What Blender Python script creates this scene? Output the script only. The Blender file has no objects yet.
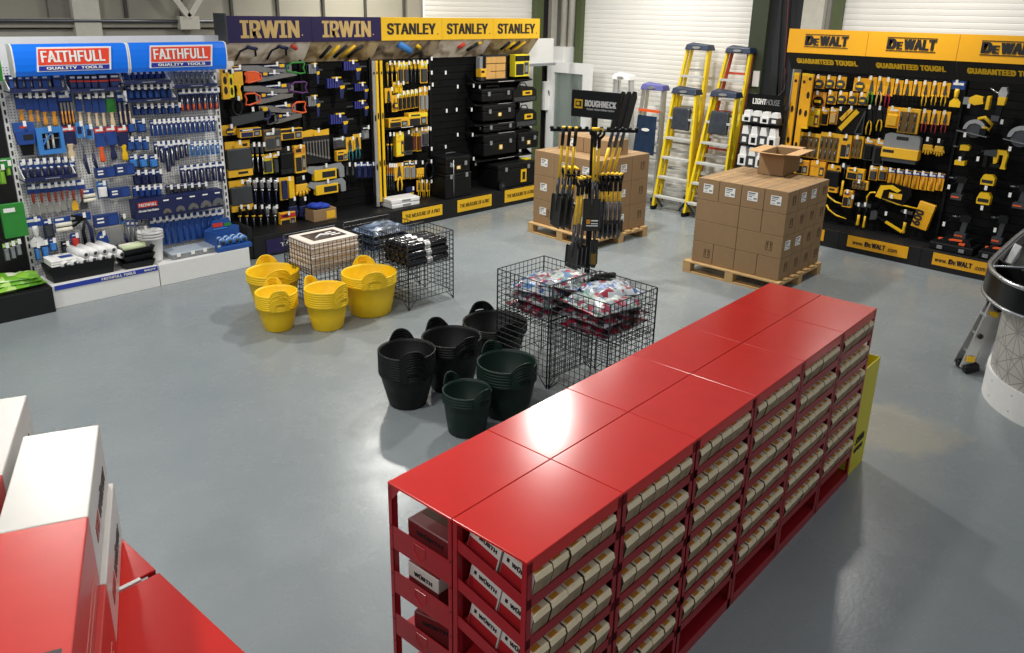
import bpy, bmesh, math, random
from mathutils import Vector, Matrix
from math import sin, cos, pi, radians as R
rnd = random.Random(7)
sc = bpy.context.scene
COL = sc.collection
# ---------------------------------------------------------------- camera model (measured from the photograph)
FPX, PITCH, ROLL, CH, ANG = 807.52, .3291, .0198, 2.8988, .792
CX, CY = 512.0, 285.44
_cp, _sp, _cr, _sr = cos(PITCH), sin(PITCH), cos(ROLL), sin(ROLL)
RZ = Matrix.Rotation(-ANG, 3, 'Z')
_fw = Vector((0, _cp, -_sp)); _rt = Vector((1, 0, 0)); _up = Vector((0, _sp, _cp))
CR = RZ @ (_cr * _rt + _sr * _up); CU = RZ @ (-_sr * _rt + _cr * _up); CF = RZ @ _fw
CO = Vector((0, 0, CH))
def ray(px, py): return CF + CR * ((px - CX) / FPX) - CU * ((py - CY) / FPX)
def onZ(px, py, z=0.0): d = ray(px, py); return CO + d * ((z - CH) / d.z)
def onX(px, py, x): d = ray(px, py); return CO + d * (x / d.x)
def onY(px, py, y): d = ray(px, py); return CO + d * (y / d.y)
def proj(p):
    d = Vector(p) - CO; z = d.dot(CF)
    return CX + FPX * d.dot(CR) / z, CY - FPX * d.dot(CU) / z

# ---------------------------------------------------------------- materials
def lin(h):
    h = h.lstrip('#'); o = []
    for i in (0, 2, 4):
        c = int(h[i:i+2], 16) / 255
        o.append(c / 12.92 if c <= .04045 else ((c + .055) / 1.055) ** 2.4)
    return (o[0], o[1], o[2], 1)
MATS = {}
def mat(name, hexc, rough=.5, metal=0.0, var=.06, scale=14.0, bump=0.0, bscale=60.0, alpha=1.0, trans=0.0, emit=0.0, coat=0.0, spec=.5, stretch=None):
    if name in MATS: return MATS[name]
    m = bpy.data.materials.new(name); m.use_nodes = True
    nt = m.node_tree; b = nt.nodes['Principled BSDF']
    c = lin(hexc)
    tc = nt.nodes.new('ShaderNodeTexCoord'); mp = nt.nodes.new('ShaderNodeMapping')
    nt.links.new(tc.outputs['Object'], mp.inputs['Vector'])
    if stretch: mp.inputs['Scale'].default_value = stretch
    no = nt.nodes.new('ShaderNodeTexNoise'); no.inputs['Scale'].default_value = scale; no.inputs['Detail'].default_value = 4
    nt.links.new(mp.outputs['Vector'], no.inputs['Vector'])
    mx = nt.nodes.new('ShaderNodeMix'); mx.data_type = 'RGBA'
    mx.inputs[6].default_value = tuple(max(0, x * (1 - var * 2)) for x in c[:3]) + (1,)
    mx.inputs[7].default_value = tuple(min(1, x * (1 + var * 2)) for x in c[:3]) + (1,)
    nt.links.new(no.outputs['Fac'], mx.inputs[0]); nt.links.new(mx.outputs[2], b.inputs['Base Color'])
    b.inputs['Roughness'].default_value = rough; b.inputs['Metallic'].default_value = metal
    b.inputs['Specular IOR Level'].default_value = spec
    if coat: b.inputs['Coat Weight'].default_value = coat; b.inputs['Coat Roughness'].default_value = .08
    if trans: b.inputs['Transmission Weight'].default_value = trans
    if alpha < 1: b.inputs['Alpha'].default_value = alpha
    if emit: b.inputs['Emission Color'].default_value = c; b.inputs['Emission Strength'].default_value = emit
    if bump:
        n2 = nt.nodes.new('ShaderNodeTexNoise'); n2.inputs['Scale'].default_value = bscale; n2.inputs['Detail'].default_value = 5
        nt.links.new(mp.outputs['Vector'], n2.inputs['Vector'])
        bp = nt.nodes.new('ShaderNodeBump'); bp.inputs['Strength'].default_value = bump; bp.inputs['Distance'].default_value = .01
        nt.links.new(n2.outputs['Fac'], bp.inputs['Height']); nt.links.new(bp.outputs['Normal'], b.inputs['Normal'])
    MATS[name] = m; return m
red = mat('red_steel', 'CE2A22', .2, var=.05, scale=5, bump=.012, bscale=9, spec=.35)
dred = mat('red_steel_shaded', '9E1B24', .38, var=.05)  # same red as the tops, darkened for the shade on the frames
black = mat('black_plastic', '0F1012', .45, var=.1, spec=.3)
blackm = mat('black_panel', '0B0C0E', .55, var=.12)
blackg = mat('black_gloss', '0D0E10', .25)
wire = mat('black_wire', '15161A', .4, metal=.2)
white = mat('white_enamel', 'E9E9E6', .4, var=.02)
whitep = mat('white_plastic', 'F0F0EE', .45, var=.02)
paper = mat('white_paper', 'F2F1ED', .7, var=.02)
grey = mat('grey_plastic', '8A8E90', .5)
dgrey = mat('dark_grey_plastic', '3A3D40', .5)
steel = mat('brushed_steel', 'B4B6B8', .3, metal=.9)
dsteel = mat('dark_steel', '63656A', .38, metal=.7)
alu = mat('aluminium', 'C9CBCC', .38, metal=.75)
navy = mat('navy_card', '1A2350', .5)
blue = mat('blue_card', '1F4590', .5)
mblue = mat('mid_blue_plastic', '29559F', .45)
lblue = mat('light_blue_card', '3F84CE', .45)
sblue = mat('sign_blue', '0C6FE4', .3, var=.02, emit=.12)
yellow = mat('yellow_card', 'F0B92A', .5, var=.04)
yel2 = mat('yellow_plastic', 'F2C21C', .4, var=.04)
byellow = mat('bright_yellow', 'F3DE2E', .45, var=.04)
tubyel = mat('yellow_rubber', 'F5CB12', .48, var=.03, bump=.02)
tubblk = mat('black_rubber', '0C0D0E', .5, var=.08, spec=.3)
tubgrn = mat('dark_green_rubber', '10261F', .48, var=.08, spec=.3)
orange = mat('orange_plastic', 'F0622A', .4)
owood = mat('orange_wood', 'D8922E', .45, var=.12, stretch=(1, 1, .2))
cwood = mat('cream_wood', 'DCC6A0', .5, var=.08)
rwood = mat('red_wood', 'A4402A', .45, var=.1)
redc = mat('red_card', 'CF3A2C', .5)
green = mat('green_card', '2E8A34', .5)
lgreen = mat('light_green_plastic', '8CC63F', .45)
kraft = mat('kraft_cardboard', '957855', .8, var=.05, scale=9, bump=.03, bscale=40)
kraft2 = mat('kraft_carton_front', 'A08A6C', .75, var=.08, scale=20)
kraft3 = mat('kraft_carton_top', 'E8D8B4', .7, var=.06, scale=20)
krafti = mat('kraft_inside', 'BA9567', .85, var=.05)
cartw = mat('white_carton', 'CFCBC5', .3, var=.03, spec=.6)
cartr = mat('red_carton', 'C9352E', .3, var=.04, spec=.6)
inkk = mat('black_ink', '1A1A1C', .6)
inkb = mat('brown_ink', '4A3220', .7)
tan = mat('tan_print', 'C9A96A', .5)
cream = mat('cream_fibre', 'EDE8D6', .85, bump=.3, bscale=120)
wood = mat('pallet_wood', 'C3A06C', .75, var=.16, scale=9, stretch=(1, 1, 6), bump=.1)
teal = mat('teal_grip', '2F7F86', .45)
clear = mat('clear_plastic', 'DDE6EC', .15, trans=.75, var=.02)
glass = mat('door_glass', 'C8D6D0', .08, trans=.7, var=.02)
boxy = mat('yellow_bin_board', 'DDD020', .5, var=.03)
purple = mat('purple_plastic', '5A2A6A', .45)
ladyel = mat('yellow_fibreglass', 'F2D21C', .38, var=.03)
ladcap = mat('ladder_navy_cap', '132744', .42)
ladred = mat('red_rail', 'C8442C', .45)

# ---------------------------------------------------------------- mesh builder
class MB:
    def __init__(s): s.v = []; s.f = []; s.mi = []; s.sm = []; s.mats = []
    def add(s, vs, fs, m, smooth=False):
        if m not in s.mats: s.mats.append(m)
        k = s.mats.index(m); n = len(s.v)
        s.v += [tuple(v) for v in vs]
        for f in fs: s.f.append([i + n for i in f]); s.mi.append(k); s.sm.append(smooth)
        return s
    def box(s, a, b, m, M=None):
        x0, y0, z0 = a; x1, y1, z1 = b
        vs = [Vector(p) for p in ((x0,y0,z0),(x1,y0,z0),(x1,y1,z0),(x0,y1,z0),(x0,y0,z1),(x1,y0,z1),(x1,y1,z1),(x0,y1,z1))]
        if M is not None: vs = [M @ v for v in vs]
        return s.add(vs, [(0,3,2,1),(4,5,6,7),(0,1,5,4),(1,2,6,5),(2,3,7,6),(3,0,4,7)], m)
    def hexa(s, b4, t4, m):
        return s.add(list(b4) + list(t4), [(0,3,2,1),(4,5,6,7),(0,1,5,4),(1,2,6,5),(2,3,7,6),(3,0,4,7)], m)
    def bar(s, p, q, w, h, m, upv=(0, 0, 1)):
        p, q = Vector(p), Vector(q); d = (q - p).normalized(); u = Vector(upv)
        if abs(d.dot(u)) > .98: u = Vector((0, 1, 0))
        a = d.cross(u).normalized(); c = a.cross(d)
        k = [(-w/2, -h/2), (w/2, -h/2), (w/2, h/2), (-w/2, h/2)]
        return s.hexa([p + a*i + c*j for i, j in k], [q + a*i + c*j for i, j in k], m)
    def tube(s, pts, r, m, n=6, closed=False):
        pts = [Vector(p) for p in pts]; N = len(pts); vs = []; fs = []
        rr = r if isinstance(r, (list, tuple)) else [r] * N
        prev = None
        for i, p in enumerate(pts):
            a = pts[(i - 1) % N] if (closed or i > 0) else p
            b = pts[(i + 1) % N] if (closed or i < N - 1) else p
            t = (b - a).normalized()
            if prev is None:
                u = Vector((0, 0, 1)) if abs(t.z) < .9 else Vector((1, 0, 0))
                u = (u - t * u.dot(t)).normalized()
            else:
                u = prev - t * prev.dot(t)
                u = u.normalized() if u.length > 1e-6 else Vector((1, 0, 0))
            prev = u; w = t.cross(u)
            for k in range(n):
                an = 2 * pi * k / n; vs.append(p + (u * cos(an) + w * sin(an)) * rr[i])
        for i in range(N if closed else N - 1):
            j = (i + 1) % N
            for k in range(n):
                l = (k + 1) % n; fs.append((i*n + k, i*n + l, j*n + l, j*n + k))
        if not closed: fs += [tuple(range(n))[::-1], tuple((N-1)*n + k for k in range(n))]
        return s.add(vs, fs, m, n > 4)
    def cyl(s, p, q, r, m, n=12, r2=None): return s.tube([p, q], [r, r if r2 is None else r2], m, n)
    def lathe(s, prof, m, n=24, c=(0, 0, 0), cap=True, sy=1.0):
        vs = []; fs = []
        for r, z in prof:
            for k in range(n):
                a = 2 * pi * k / n; vs.append((c[0] + r * cos(a), c[1] + r * sin(a) * sy, c[2] + z))
        for i in range(len(prof) - 1):
            for k in range(n):
                l = (k + 1) % n; fs.append((i*n + k, i*n + l, (i+1)*n + l, (i+1)*n + k))
        if cap: fs += [tuple(range(n))[::-1], tuple((len(prof)-1)*n + k for k in range(n))]
        return s.add(vs, fs, m, True)
    def prism(s, poly, d0, d1, m, axis='y', M=None, cap=None):
        n = len(poly)
        mk = {'y': lambda p, d: Vector((p[0], d, p[1])), 'z': lambda p, d: Vector((p[0], p[1], d)), 'x': lambda p, d: Vector((d, p[0], p[1]))}[axis]
        vs = [mk(p, d0) for p in poly] + [mk(p, d1) for p in poly]
        if M is not None: vs = [M @ v for v in vs]
        fs = [(i, (i+1) % n, n + (i+1) % n, n + i) for i in range(n)]
        s.add(vs, fs, m)
        return s.add(vs, [tuple(range(n))[::-1], tuple(range(n, 2*n))], cap or m)
    def disc(s, c, r, d0, d1, m, n=20, axis='y'):
        return s.prism([(c[0] + r*cos(2*pi*k/n), c[1] + r*sin(2*pi*k/n)) for k in range(n)], d0, d1, m, axis)
    def xf(s, M):
        s.v = [tuple(M @ Vector(v)) for v in s.v]; return s
    def mesh(s, name):
        me = bpy.data.meshes.new(name); me.from_pydata(s.v, [], s.f)
        for m in s.mats: me.materials.append(m)
        me.polygons.foreach_set('material_index', s.mi); me.polygons.foreach_set('use_smooth', s.sm)
        bm = bmesh.new(); bm.from_mesh(me); bmesh.ops.recalc_face_normals(bm, faces=bm.faces); bm.to_mesh(me); bm.free()
        me.update(); return me
    def build(s, name, parent=None, loc=None, rz=0, bevel=0, seg=2):
        return obj(name, s.mesh(name), parent, loc, rz, bevel, seg)
KIDS = {}
def obj(name, me, parent=None, loc=None, rz=0, bevel=0, seg=2):
    o = bpy.data.objects.new(name, me); COL.objects.link(o)
    if loc is not None: o.location = loc
    if rz: o.rotation_euler.z = rz
    if parent is not None: o.parent = parent; KIDS.setdefault(parent.as_pointer(), []).append(o)
    if bevel:
        b = o.modifiers.new('edge', 'BEVEL'); b.width = bevel; b.segments = seg; b.limit_method = 'ANGLE'; b.angle_limit = R(40)
    return o
def thing(name, label, cat, loc=(0, 0, 0), rz=0, group=None):
    o = bpy.data.objects.new(name, None); COL.objects.link(o); o.empty_display_size = .05
    o.location = loc; o.rotation_euler.z = rz
    o['label'] = label; o['category'] = cat
    if group: o['group'] = group
    return o
def tag(o, label, cat, group=None):
    o['label'] = label; o['category'] = cat
    if group: o['group'] = group
    return o
def struct(o): o['kind'] = 'structure'; return o
def dup(root, loc, rz=None, label=None, group=None):
    r = root.copy(); COL.objects.link(r); r.location = loc
    if rz is not None: r.rotation_euler = (0, 0, rz)
    if label: r['label'] = label
    if group: r['group'] = group
    for ch in KIDS.get(root.as_pointer(), []):
        c = ch.copy(); COL.objects.link(c); c.parent = r; KIDS.setdefault(r.as_pointer(), []).append(c)
        for g in KIDS.get(ch.as_pointer(), []):
            d = g.copy(); COL.objects.link(d); d.parent = c; KIDS.setdefault(c.as_pointer(), []).append(d)
    return r
TXT = {}
try: SANS = bpy.data.fonts.load(bpy.utils.resource_path('LOCAL') + '/datafiles/fonts/Inter.woff2')   # Blender's own interface font
except Exception: SANS = None
def text_mesh(body, m, bold=.03, ext=.004):
    """letters as a mesh; weight is added by laying slightly shifted copies of the outline over each other"""
    key = (body, m.name, bold)
    if key in TXT: return TXT[key]
    cu = bpy.data.curves.new('lettering', 'FONT'); cu.body = body; cu.size = 1; cu.extrude = ext
    if SANS: cu.font = SANS
    cu.resolution_u = 3; cu.align_x = 'LEFT'; cu.space_character = 1 + max(0, bold)*1.2
    o = bpy.data.objects.new('lettering', cu); COL.objects.link(o)
    dg = bpy.context.evaluated_depsgraph_get()
    me = bpy.data.meshes.new_from_object(o.evaluated_get(dg), depsgraph=dg)
    bpy.data.objects.remove(o); bpy.data.curves.remove(cu)
    V = [tuple(v.co) for v in me.vertices]; F = [tuple(p.vertices) for p in me.polygons]
    bpy.data.meshes.remove(me)
    k = max(0, bold); D = [(0, 0)] if k < .002 else [(-k, -k*.3), (k, -k*.3), (-k, k*.3), (k, k*.3), (0, 0)]
    VV = []; FF = []
    for c, (dx, dy) in enumerate(D):
        n = len(VV); VV += [(x+dx, y+dy, z*(1 + c)) for x, y, z in V]; FF += [tuple(i+n for i in f) for f in F]
    me = bpy.data.meshes.new('lettering'); me.from_pydata(VV, [], FF); me.materials.append(m)
    xs = [v[0] for v in VV]; ys = [v[1] for v in VV]
    TXT[key] = (me, min(xs), max(xs), min(ys), max(ys)); return TXT[key]
def lettering(parent, body, m, c, w, h, face=Matrix.Identity(3), bold=.03, depth=.003, shear=0.0, name='lettering'):
    """flat raised letters filling w x h centred on c; face maps (right, up, out) columns into the parent's frame; default looks along -y"""
    me0, x0, x1, y0, y1 = text_mesh(body, m, bold)
    me = me0.copy()
    for v in me.vertices:
        a = ((v.co.x - x0) / (x1 - x0) - .5) * w; b = ((v.co.y - y0) / (y1 - y0) - .5) * h; t = depth * (.95 + .05*v.co.z/.004 if v.co.z > 0 else -.3)
        v.co = Vector(c) + face @ Vector((a + shear * b, -t, b))
    return obj(name, me, parent)
ORD = 'first second third fourth fifth sixth seventh eighth ninth tenth eleventh twelfth thirteenth fourteenth fifteenth sixteenth'.split()
# ---------------------------------------------------------------- products that hang on the display walls
# every builder works in a frame where x runs to the right along the wall, -y comes out of it, the origin is the top middle of the product
def arcp(cx, cz, r, a0, a1, n, y=0):
    return [(cx + r*cos(R(a0 + (a1-a0)*i/n)), y, cz + r*sin(R(a0 + (a1-a0)*i/n))) for i in range(n+1)]
def k_pack(r, w, h, body=navy, head=blue, item=grey, d=.035):
    """carded blister pack"""
    MB().box((-w/2, -.006, -h), (w/2, 0, 0), body).build('card', r)
    b = MB(); i = .1*w; t = -.34*h; bo = -.94*h
    b.hexa([(-w/2+i, -.006, bo), (w/2-i, -.006, bo), (w/2-i, -.006, t), (-w/2+i, -.006, t)],
           [(-w/2+2*i, -d, bo+i), (w/2-2*i, -d, bo+i), (w/2-2*i, -d, t-i), (-w/2+2*i, -d, t-i)], item)
    b.build('blister', r)
    MB().box((-w/2, -.009, -.26*h), (w/2, -.006, -.03*h), head).box((-w*.3, -.011, -.19*h), (w*.3, -.009, -.11*h), paper).build('header', r)
def k_stripebox(r, w, h, d=.1):
    MB().box((-w/2, -d, -h), (w/2, 0, 0), navy).build('box', r, bevel=.003, seg=1)
    MB().box((-w/2, -d-.002, -h*.52), (w/2, -d, -h*.4), redc).build('stripe', r)
    MB().box((-w*.36, -d-.002, -h*.26), (w*.36, -d, -h*.12), paper).build('label', r)
    MB().box((-w*.38, -d-.003, -h*.9), (w*.3, -d, -h*.6), mat('dusk_blue', '2C3E74', .5)).build('picture', r)
def k_box(r, w, h, body=blue, head=navy, lab=paper, d=.06, pic=True):
    MB().box((-w/2, -d, -h), (w/2, 0, 0), body).build('box', r, bevel=.003, seg=1)
    MB().box((-w/2, -d-.002, -h*.3), (w/2, -d, -h*.06), head).box((-w*.38, -d-.003, -h*.24), (w*.1, -d-.002, -h*.12), lab).build('header', r)
    MB().box((-w*.44, -d-.002, -h*.93), (w*.1, -d, -h*.42), lab if lab not in (paper, yellow) else head).build('label', r)
    if w > .045 and pic: MB().box((w*.14, -d-.003, -h*.9), (w*.44, -d, -h*.36), dgrey).box((w*.2, -d-.005, -h*.8), (w*.38, -d-.003, -h*.5), lab if lab not in (paper, inkk) else grey).build('picture', r)
def k_brush(r, w, h, sleeve=blue, handle=owood, band=navy):
    s = .56*h
    MB().box((-w/2, -.022, -s), (w/2, 0, 0), sleeve).build('sleeve', r, bevel=.004, seg=1)
    MB().box((-w/2, -.024, -s*.28), (w/2, -.022, -s*.03), band).box((-w*.36, -.025, -s*.2), (w*.36, -.024, -s*.1), paper).build('header', r)
    m = MB(); m.lathe([(w*.2, -h), (w*.3, -h*.95), (w*.27, -h*.8), (w*.16, -h*.68), (w*.3, -s), (w*.3, -s+.01)], handle, 10, (0, -.011, 0), sy=.4)
    m.build('handle', r)
def k_multibrush(r, w, h, handle=owood, n=4):
    MB().box((-w/2, -.012, -h), (w/2, 0, 0), navy).build('tray', r)
    MB().box((-w/2, -.02, -h*.26), (w/2, -.012, 0), blue).box((-w*.4, -.022, -h*.16), (w*.3, -.02, -h*.08), paper).build('header', r)
    for i in range(n):
        x = -w*.36 + w*.72*i/(n-1)
        m = MB(); m.box((x-w*.07, -.03, -h*.55), (x+w*.07, -.012, -h*.3), steel)
        m.lathe([(w*.05, -h*.96), (w*.075, -h*.85), (w*.05, -h*.66), (w*.075, -h*.55)], handle, 8, (x, -.022, 0)); m.build('brush', r)
def k_bigbrush(r, w, h):
    MB().box((-w*.5, -.05, -h*.26), (w*.5, 0, 0), mblue).box((-w*.2, -.052, -h*.17), (w*.12, -.05, -h*.1), redc).build('header', r)
    MB().hexa([(-w*.5, -.06, -h*.26), (w*.5, -.06, -h*.26), (w*.5, 0, -h*.26), (-w*.5, 0, -h*.26)], [(-w*.4, -.06, -h*.66), (w*.4, -.06, -h*.66), (w*.4, 0, -h*.66), (-w*.4, 0, -h*.66)], blue).box((-w*.12, -.064, -h*.52), (w*.35, -.058, -h*.36), inkk).build('sleeve', r)
    for x in (-.22, 0, .22):
        MB().hexa([(w*(x-.12), -.05, -h*.66), (w*(x+.12), -.05, -h*.66), (w*(x+.12), -.01, -h*.66), (w*(x-.12), -.01, -h*.66)], [(w*(x*.8-.08), -.045, -h), (w*(x*.8+.08), -.045, -h), (w*(x*.8+.08), -.015, -h), (w*(x*.8-.08), -.015, -h)], black).build('bristles', r)
def k_window(r, w, h):
    d = .07; i0, i1, j0, j1 = -w*.3, w*.36, -h*.84, -h*.2
    m = MB()
    for a, b in (((-w/2, -d, -h), (i0, 0, 0)), ((i1, -d, -h), (w/2, 0, 0)), ((i0, -d, j1), (i1, 0, 0)), ((i0, -d, -h), (i1, 0, j0))): m.box(a, b, lblue)
    m.box((i0, -.01, j0), (i1, 0, j1), inkk); m.build('box', r)
    m = MB(); m.bar((i0, -d*.95, j0+(j1-j0)*.35), (i0+(i1-i0)*.5, -d*.95, j1), .008, .03, lblue, (0, 1, 0)); m.build('corner_strip', r)
    for x in (.3, .62):
        X = i0 + (i1-i0)*x; MB().cyl((X, -.04, j0+.01), (X, -.04, j1-.01), w*.045, cream, 10).build('roller', r)
    MB().box((i0, -.05, (j0+j1)/2+.02), (i1, -.035, (j0+j1)/2+.032), steel).build('frame_bar', r)
def k_scraper(r, w, h, handle=rwood, blade=mat('satin_blade', 'A9A9A2', .35, metal=.3)):
    MB().box((-w/2, -.006, -h*.32), (w/2, 0, 0), blue).box((-w*.4, -.008, -h*.16), (w*.4, -.006, -h*.07), paper).build('card', r)
    MB().lathe([(w*.1, -h*.66), (w*.17, -h*.6), (w*.2, -h*.42), (w*.16, -h*.3)], handle, 10, (0, -.014, 0), sy=.6).build('handle', r)
    MB().prism([(-w*.1, -h*.64), (w*.1, -h*.64), (w*.42, -h*.8), (w*.42, -h), (-w*.42, -h), (-w*.42, -h*.8)], -.016, -.012, blade).build('blade', r)
def k_bit(r, w, h, card=navy, bit=steel, tip=None):
    MB().box((-w/2, -.005, -h), (w/2, 0, 0), card).build('card', r)
    MB().box((-w/2, -.008, -h*.25), (w/2, -.005, -h*.04), blue).box((-w*.35, -.0095, -h*.2), (w*.35, -.008, -h*.11), paper).build('header', r)
    m = MB(); m.cyl((0, -.012, -h*.94), (0, -.012, -h*.3), w*.17, bit, 8)
    if tip: m.cyl((0, -.012, -h*.97), (0, -.012, -h*.68), w*.2, tip, 8)
    m.build('bit', r)
def k_bottle(r, w, h):
    MB().box((-w/2, -.006, -h*.5), (w/2, 0, 0), blue).box((-w*.35, -.008, -h*.3), (w*.35, -.006, -h*.1), paper).build('card', r)
    MB().lathe([(w*.36, -h), (w*.4, -h*.97), (w*.4, -h*.6), (w*.3, -h*.52)], navy, 12, (0, -w*.45, 0)).build('bottle', r)
    MB().lathe([(w*.22, -h*.53), (w*.24, -h*.5), (w*.2, -h*.43)], whitep, 10, (0, -w*.45, 0)).build('cap', r)
def k_rollers(r, w, h):
    MB().box((-w/2, -.006, -h), (w/2, 0, 0), blue).box((-w*.4, -.008, -h*.22), (w*.1, -.006, -h*.08), paper).build('card', r)
    for z in (-.48, -.82):
        MB().cyl((-w*.48, -.03, h*z), (w*.48, -.03, h*z), h*.14, cream, 12).build('roller_sleeve', r)
def k_sleevebox(r, w, h):
    MB().box((-w/2, -.06, -h*.85), (w/2, 0, 0), mat('ink_blue', '1B3572', .5)).build('box', r, bevel=.003, seg=1)
    MB().box((w*.1, -.061, -h*.75), (w*.46, -.06, -h*.12), blue).build('picture', r)
    for z in (-.25, -.5): MB().box((-w*.4, -.062, h*z-.008), (-w*.12, -.06, h*z+.008), paper).build('label', r)
    MB().cyl((-w*.48, -.03, -h*.93), (w*.52, -.03, -h*.87), .014, cream, 10).build('roller_sleeve', r)
def k_pliers(r, w, h, card=yellow, grip=black, jaw=dgrey):
    MB().box((-w/2, -.005, -h*.62), (w/2, 0, 0), card).build('card', r)
    MB().prism([(-w*.05, -h*.12), (w*.05, -h*.12), (w*.16, -h*.36), (w*.2, -h*.5), (0, -h*.58), (-w*.2, -h*.5), (-w*.16, -h*.36)], -.022, -.007, jaw).build('jaws', r)
    for s in (-1, 1):
        MB().tube([(s*w*.04, -.015, -h*.48), (s*w*.2, -.016, -h*.62), (s*w*.26, -.016, -h*.8), (s*w*.2, -.015, -h)], [w*.06, w*.075, w*.08, w*.06], grip, 8).build('grip', r)
def k_tape(r, w, h, body=yellow, ring=dgrey, d=.05):
    MB().box((-w/2, -.008, -h), (w/2, 0, 0), body).build('card', r)
    m = MB(); m.disc((0, -h*.62), min(w*.42, h*.34), -d, -.008, ring, 18); m.build('tape_case', r)
    m = MB(); m.box((-w*.25, -d-.002, -h*.7), (w*.25, -d, -h*.52), yel2); m.build('label', r)
def k_screwdriver(r, w, h, grip=navy, shaft=steel, coll=yel2):
    MB().lathe([(w*.2, -h*.02), (w*.34, -h*.06), (w*.36, -h*.3), (w*.24, -h*.4)], grip, 8, (0, -.02, 0)).build('grip', r)
    MB().lathe([(w*.26, -h*.46), (w*.27, -h*.39)], coll, 8, (0, -.02, 0)).build('collar', r)
    MB().cyl((0, -.02, -h), (0, -.02, -h*.44), w*.11, shaft, 6).build('shaft', r)
def k_saw(r, w, h, hc=orange, flip=False, sleeve=True, solid=False):
    """panel saw lying level: handle at the right end (flip: left end)"""
    s = -1 if flip else 1
    P = lambda pts: [(s*x*w, z*h) for x, z in pts]
    MB().prism(P([(-.5, -.12), (.28, -.2), (.28, -.98), (.2, -1.0), (-.5, -.55)]), -.012, -.009, steel).build('blade', r)
    if solid: MB().prism(P([(.24, -.28), (.31, -.06), (.46, -.06), (.48, -.14), (.45, -.5), (.48, -.92), (.42, -.95), (.22, -.72)]), -.02, -.006, hc).build('handle_infill', r)
    pts = [(.2, -.3), (.3, -.02), (.47, -.02), (.5, -.12), (.47, -.5), (.5, -.95), (.42, -1.0), (.2, -.75)]
    m = MB(); q = P(pts)
    m.tube([(x, -.015, z) for x, z in q], .012, hc, 6, closed=True); m.build('handle', r)
    if sleeve:
        MB().prism(P([(-.26, -.14), (.22, -.06), (.24, -.55), (.0, -.5)]), -.018, -.013, navy).prism(P([(.08, -.12), (.16, -.1), (.16, -.38), (.08, -.38)]), -.02, -.018, yel2).prism(P([(-.16, -.2), (.05, -.15), (.05, -.26), (-.16, -.27)]), -.02, -.018, paper).build('sleeve', r)
def k_clamp(r, w, h, body=mat('periwinkle_plastic', '353A86', .45), flip=False):
    s = -1 if flip else 1
    MB().box((min(0, s*w*.62), -.03, -h*.34), (max(0, s*w*.62), -.02, -h*.26), dsteel).build('bar', r)
    m = MB()
    for i in range(5): m.box((-w*.3 + w*.09*i, -.06, -h*.46), (-w*.3 + w*.09*i + w*.06, -.005, 0), body)
    m.box((-w*.3, -.045, -h*.44), (w*.15, -.01, -.02*h), blackm); m.build('jaw_pad', r)
    MB().prism([(w*.14, -h*.1), (w*.3, -h*.12), (w*.34, -h*.55), (w*.28, -h), (w*.18, -h), (w*.16, -h*.6)], -.05, -.015, navy).build('pistol_grip', r)
    MB().prism([(w*.16, -h*.38), (w*.36, -h*.36), (w*.34, -h*.5), (w*.2, -h*.55)], -.055, -.05, yel2).box((-w*.1, -.062, 0), (w*.22, -.03, h*.06), yel2).build('release_lever', r)
def k_level(r, w, h, body=yel2, end=black):
    d = w*.42
    MB().box((-w/2, -d, -h), (w/2, 0, 0), body).build('beam', r, bevel=.003, seg=1)
    m = MB(); m.box((-w*.52, -d*1.02, -.025), (w*.52, .001, .006), end); m.box((-w*.52, -d*1.02, -h-.006), (w*.52, .001, -h+.02), end); m.build('end_cap', r)
    for z, hh in ((-.08, .02), (-.38, .045), (-.72, .045)):
        m = MB(); m.prism([(w*.26*cos(2*pi*k/14), h*z + hh*sin(2*pi*k/14)) for k in range(14)], -d-.003, -d+.001, blackm); m.build('vial_window', r)
def k_wrenches(r, w, h, n=9):
    MB().prism([(-w*.5, -h*.04), (-w*.15, 0), (w*.15, -h*.06), (w*.5, -.02*h), (w*.5, -h*.2), (-w*.5, -h*.2)], -.01, 0, yellow).build('header_card', r)
    MB().box((-w*.5, -.008, -h), (w*.5, 0, -h*.2), blackm).build('pouch', r)
    for i in range(n):
        x = -w*.44 + w*.88*i/(n-1); l = .36 + .3*(i/(n-1)); m = MB()
        m.bar((x, -.014, -h*.36), (x, -.014, -h*(.36+l*.8)), w*.035, .006, steel, (0, 1, 0))
        m.disc((x, -h*.36), w*.04, -.019, -.01, steel, 8); m.disc((x, -h*(.36+l*.8)), w*.045, -.019, -.01, steel, 8); m.build('wrench', r)
def k_spraygun(r, w, h):
    MB().box((-w*.3, -.07, -h), (w*.28, 0, -h*.3), yel2).build('box', r, bevel=.004, seg=1)
    MB().box((-w*.1, -.072, -h*.85), (w*.24, -.07, -h*.45), inkk).build('label', r)
    MB().prism([(-w*.5, -h*.25), (-w*.4, 0), (-w*.1, -h*.1), (w*.25, -h*.05), (w*.42, 0), (w*.5, -h*.3), (w*.5, -h), (w*.38, -h), (w*.36, -h*.4), (-w*.1, -h*.35), (-w*.3, -h*.6)], -.055, -.02, grey).build('gun_body', r)
def k_pouch(r, w, h, body=dgrey, band=yellow):
    MB().box((-w/2, -.05, -h*.8), (w/2, -.004, -h*.2), body).build('pouch', r, bevel=.012)
    MB().box((-w/2, -.02, -h*.26), (w/2, 0, 0), band).box((w*.2, -.022, -h*.16), (w*.4, -.02, -h*.08), inkk).build('header', r)
    MB().box((-w/2, -.04, -h), (w/2, 0, -h*.76), band).box((-w*.1, -.042, -h*.93), (w*.3, -.04, -h*.86), inkk).build('footer', r)
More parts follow.
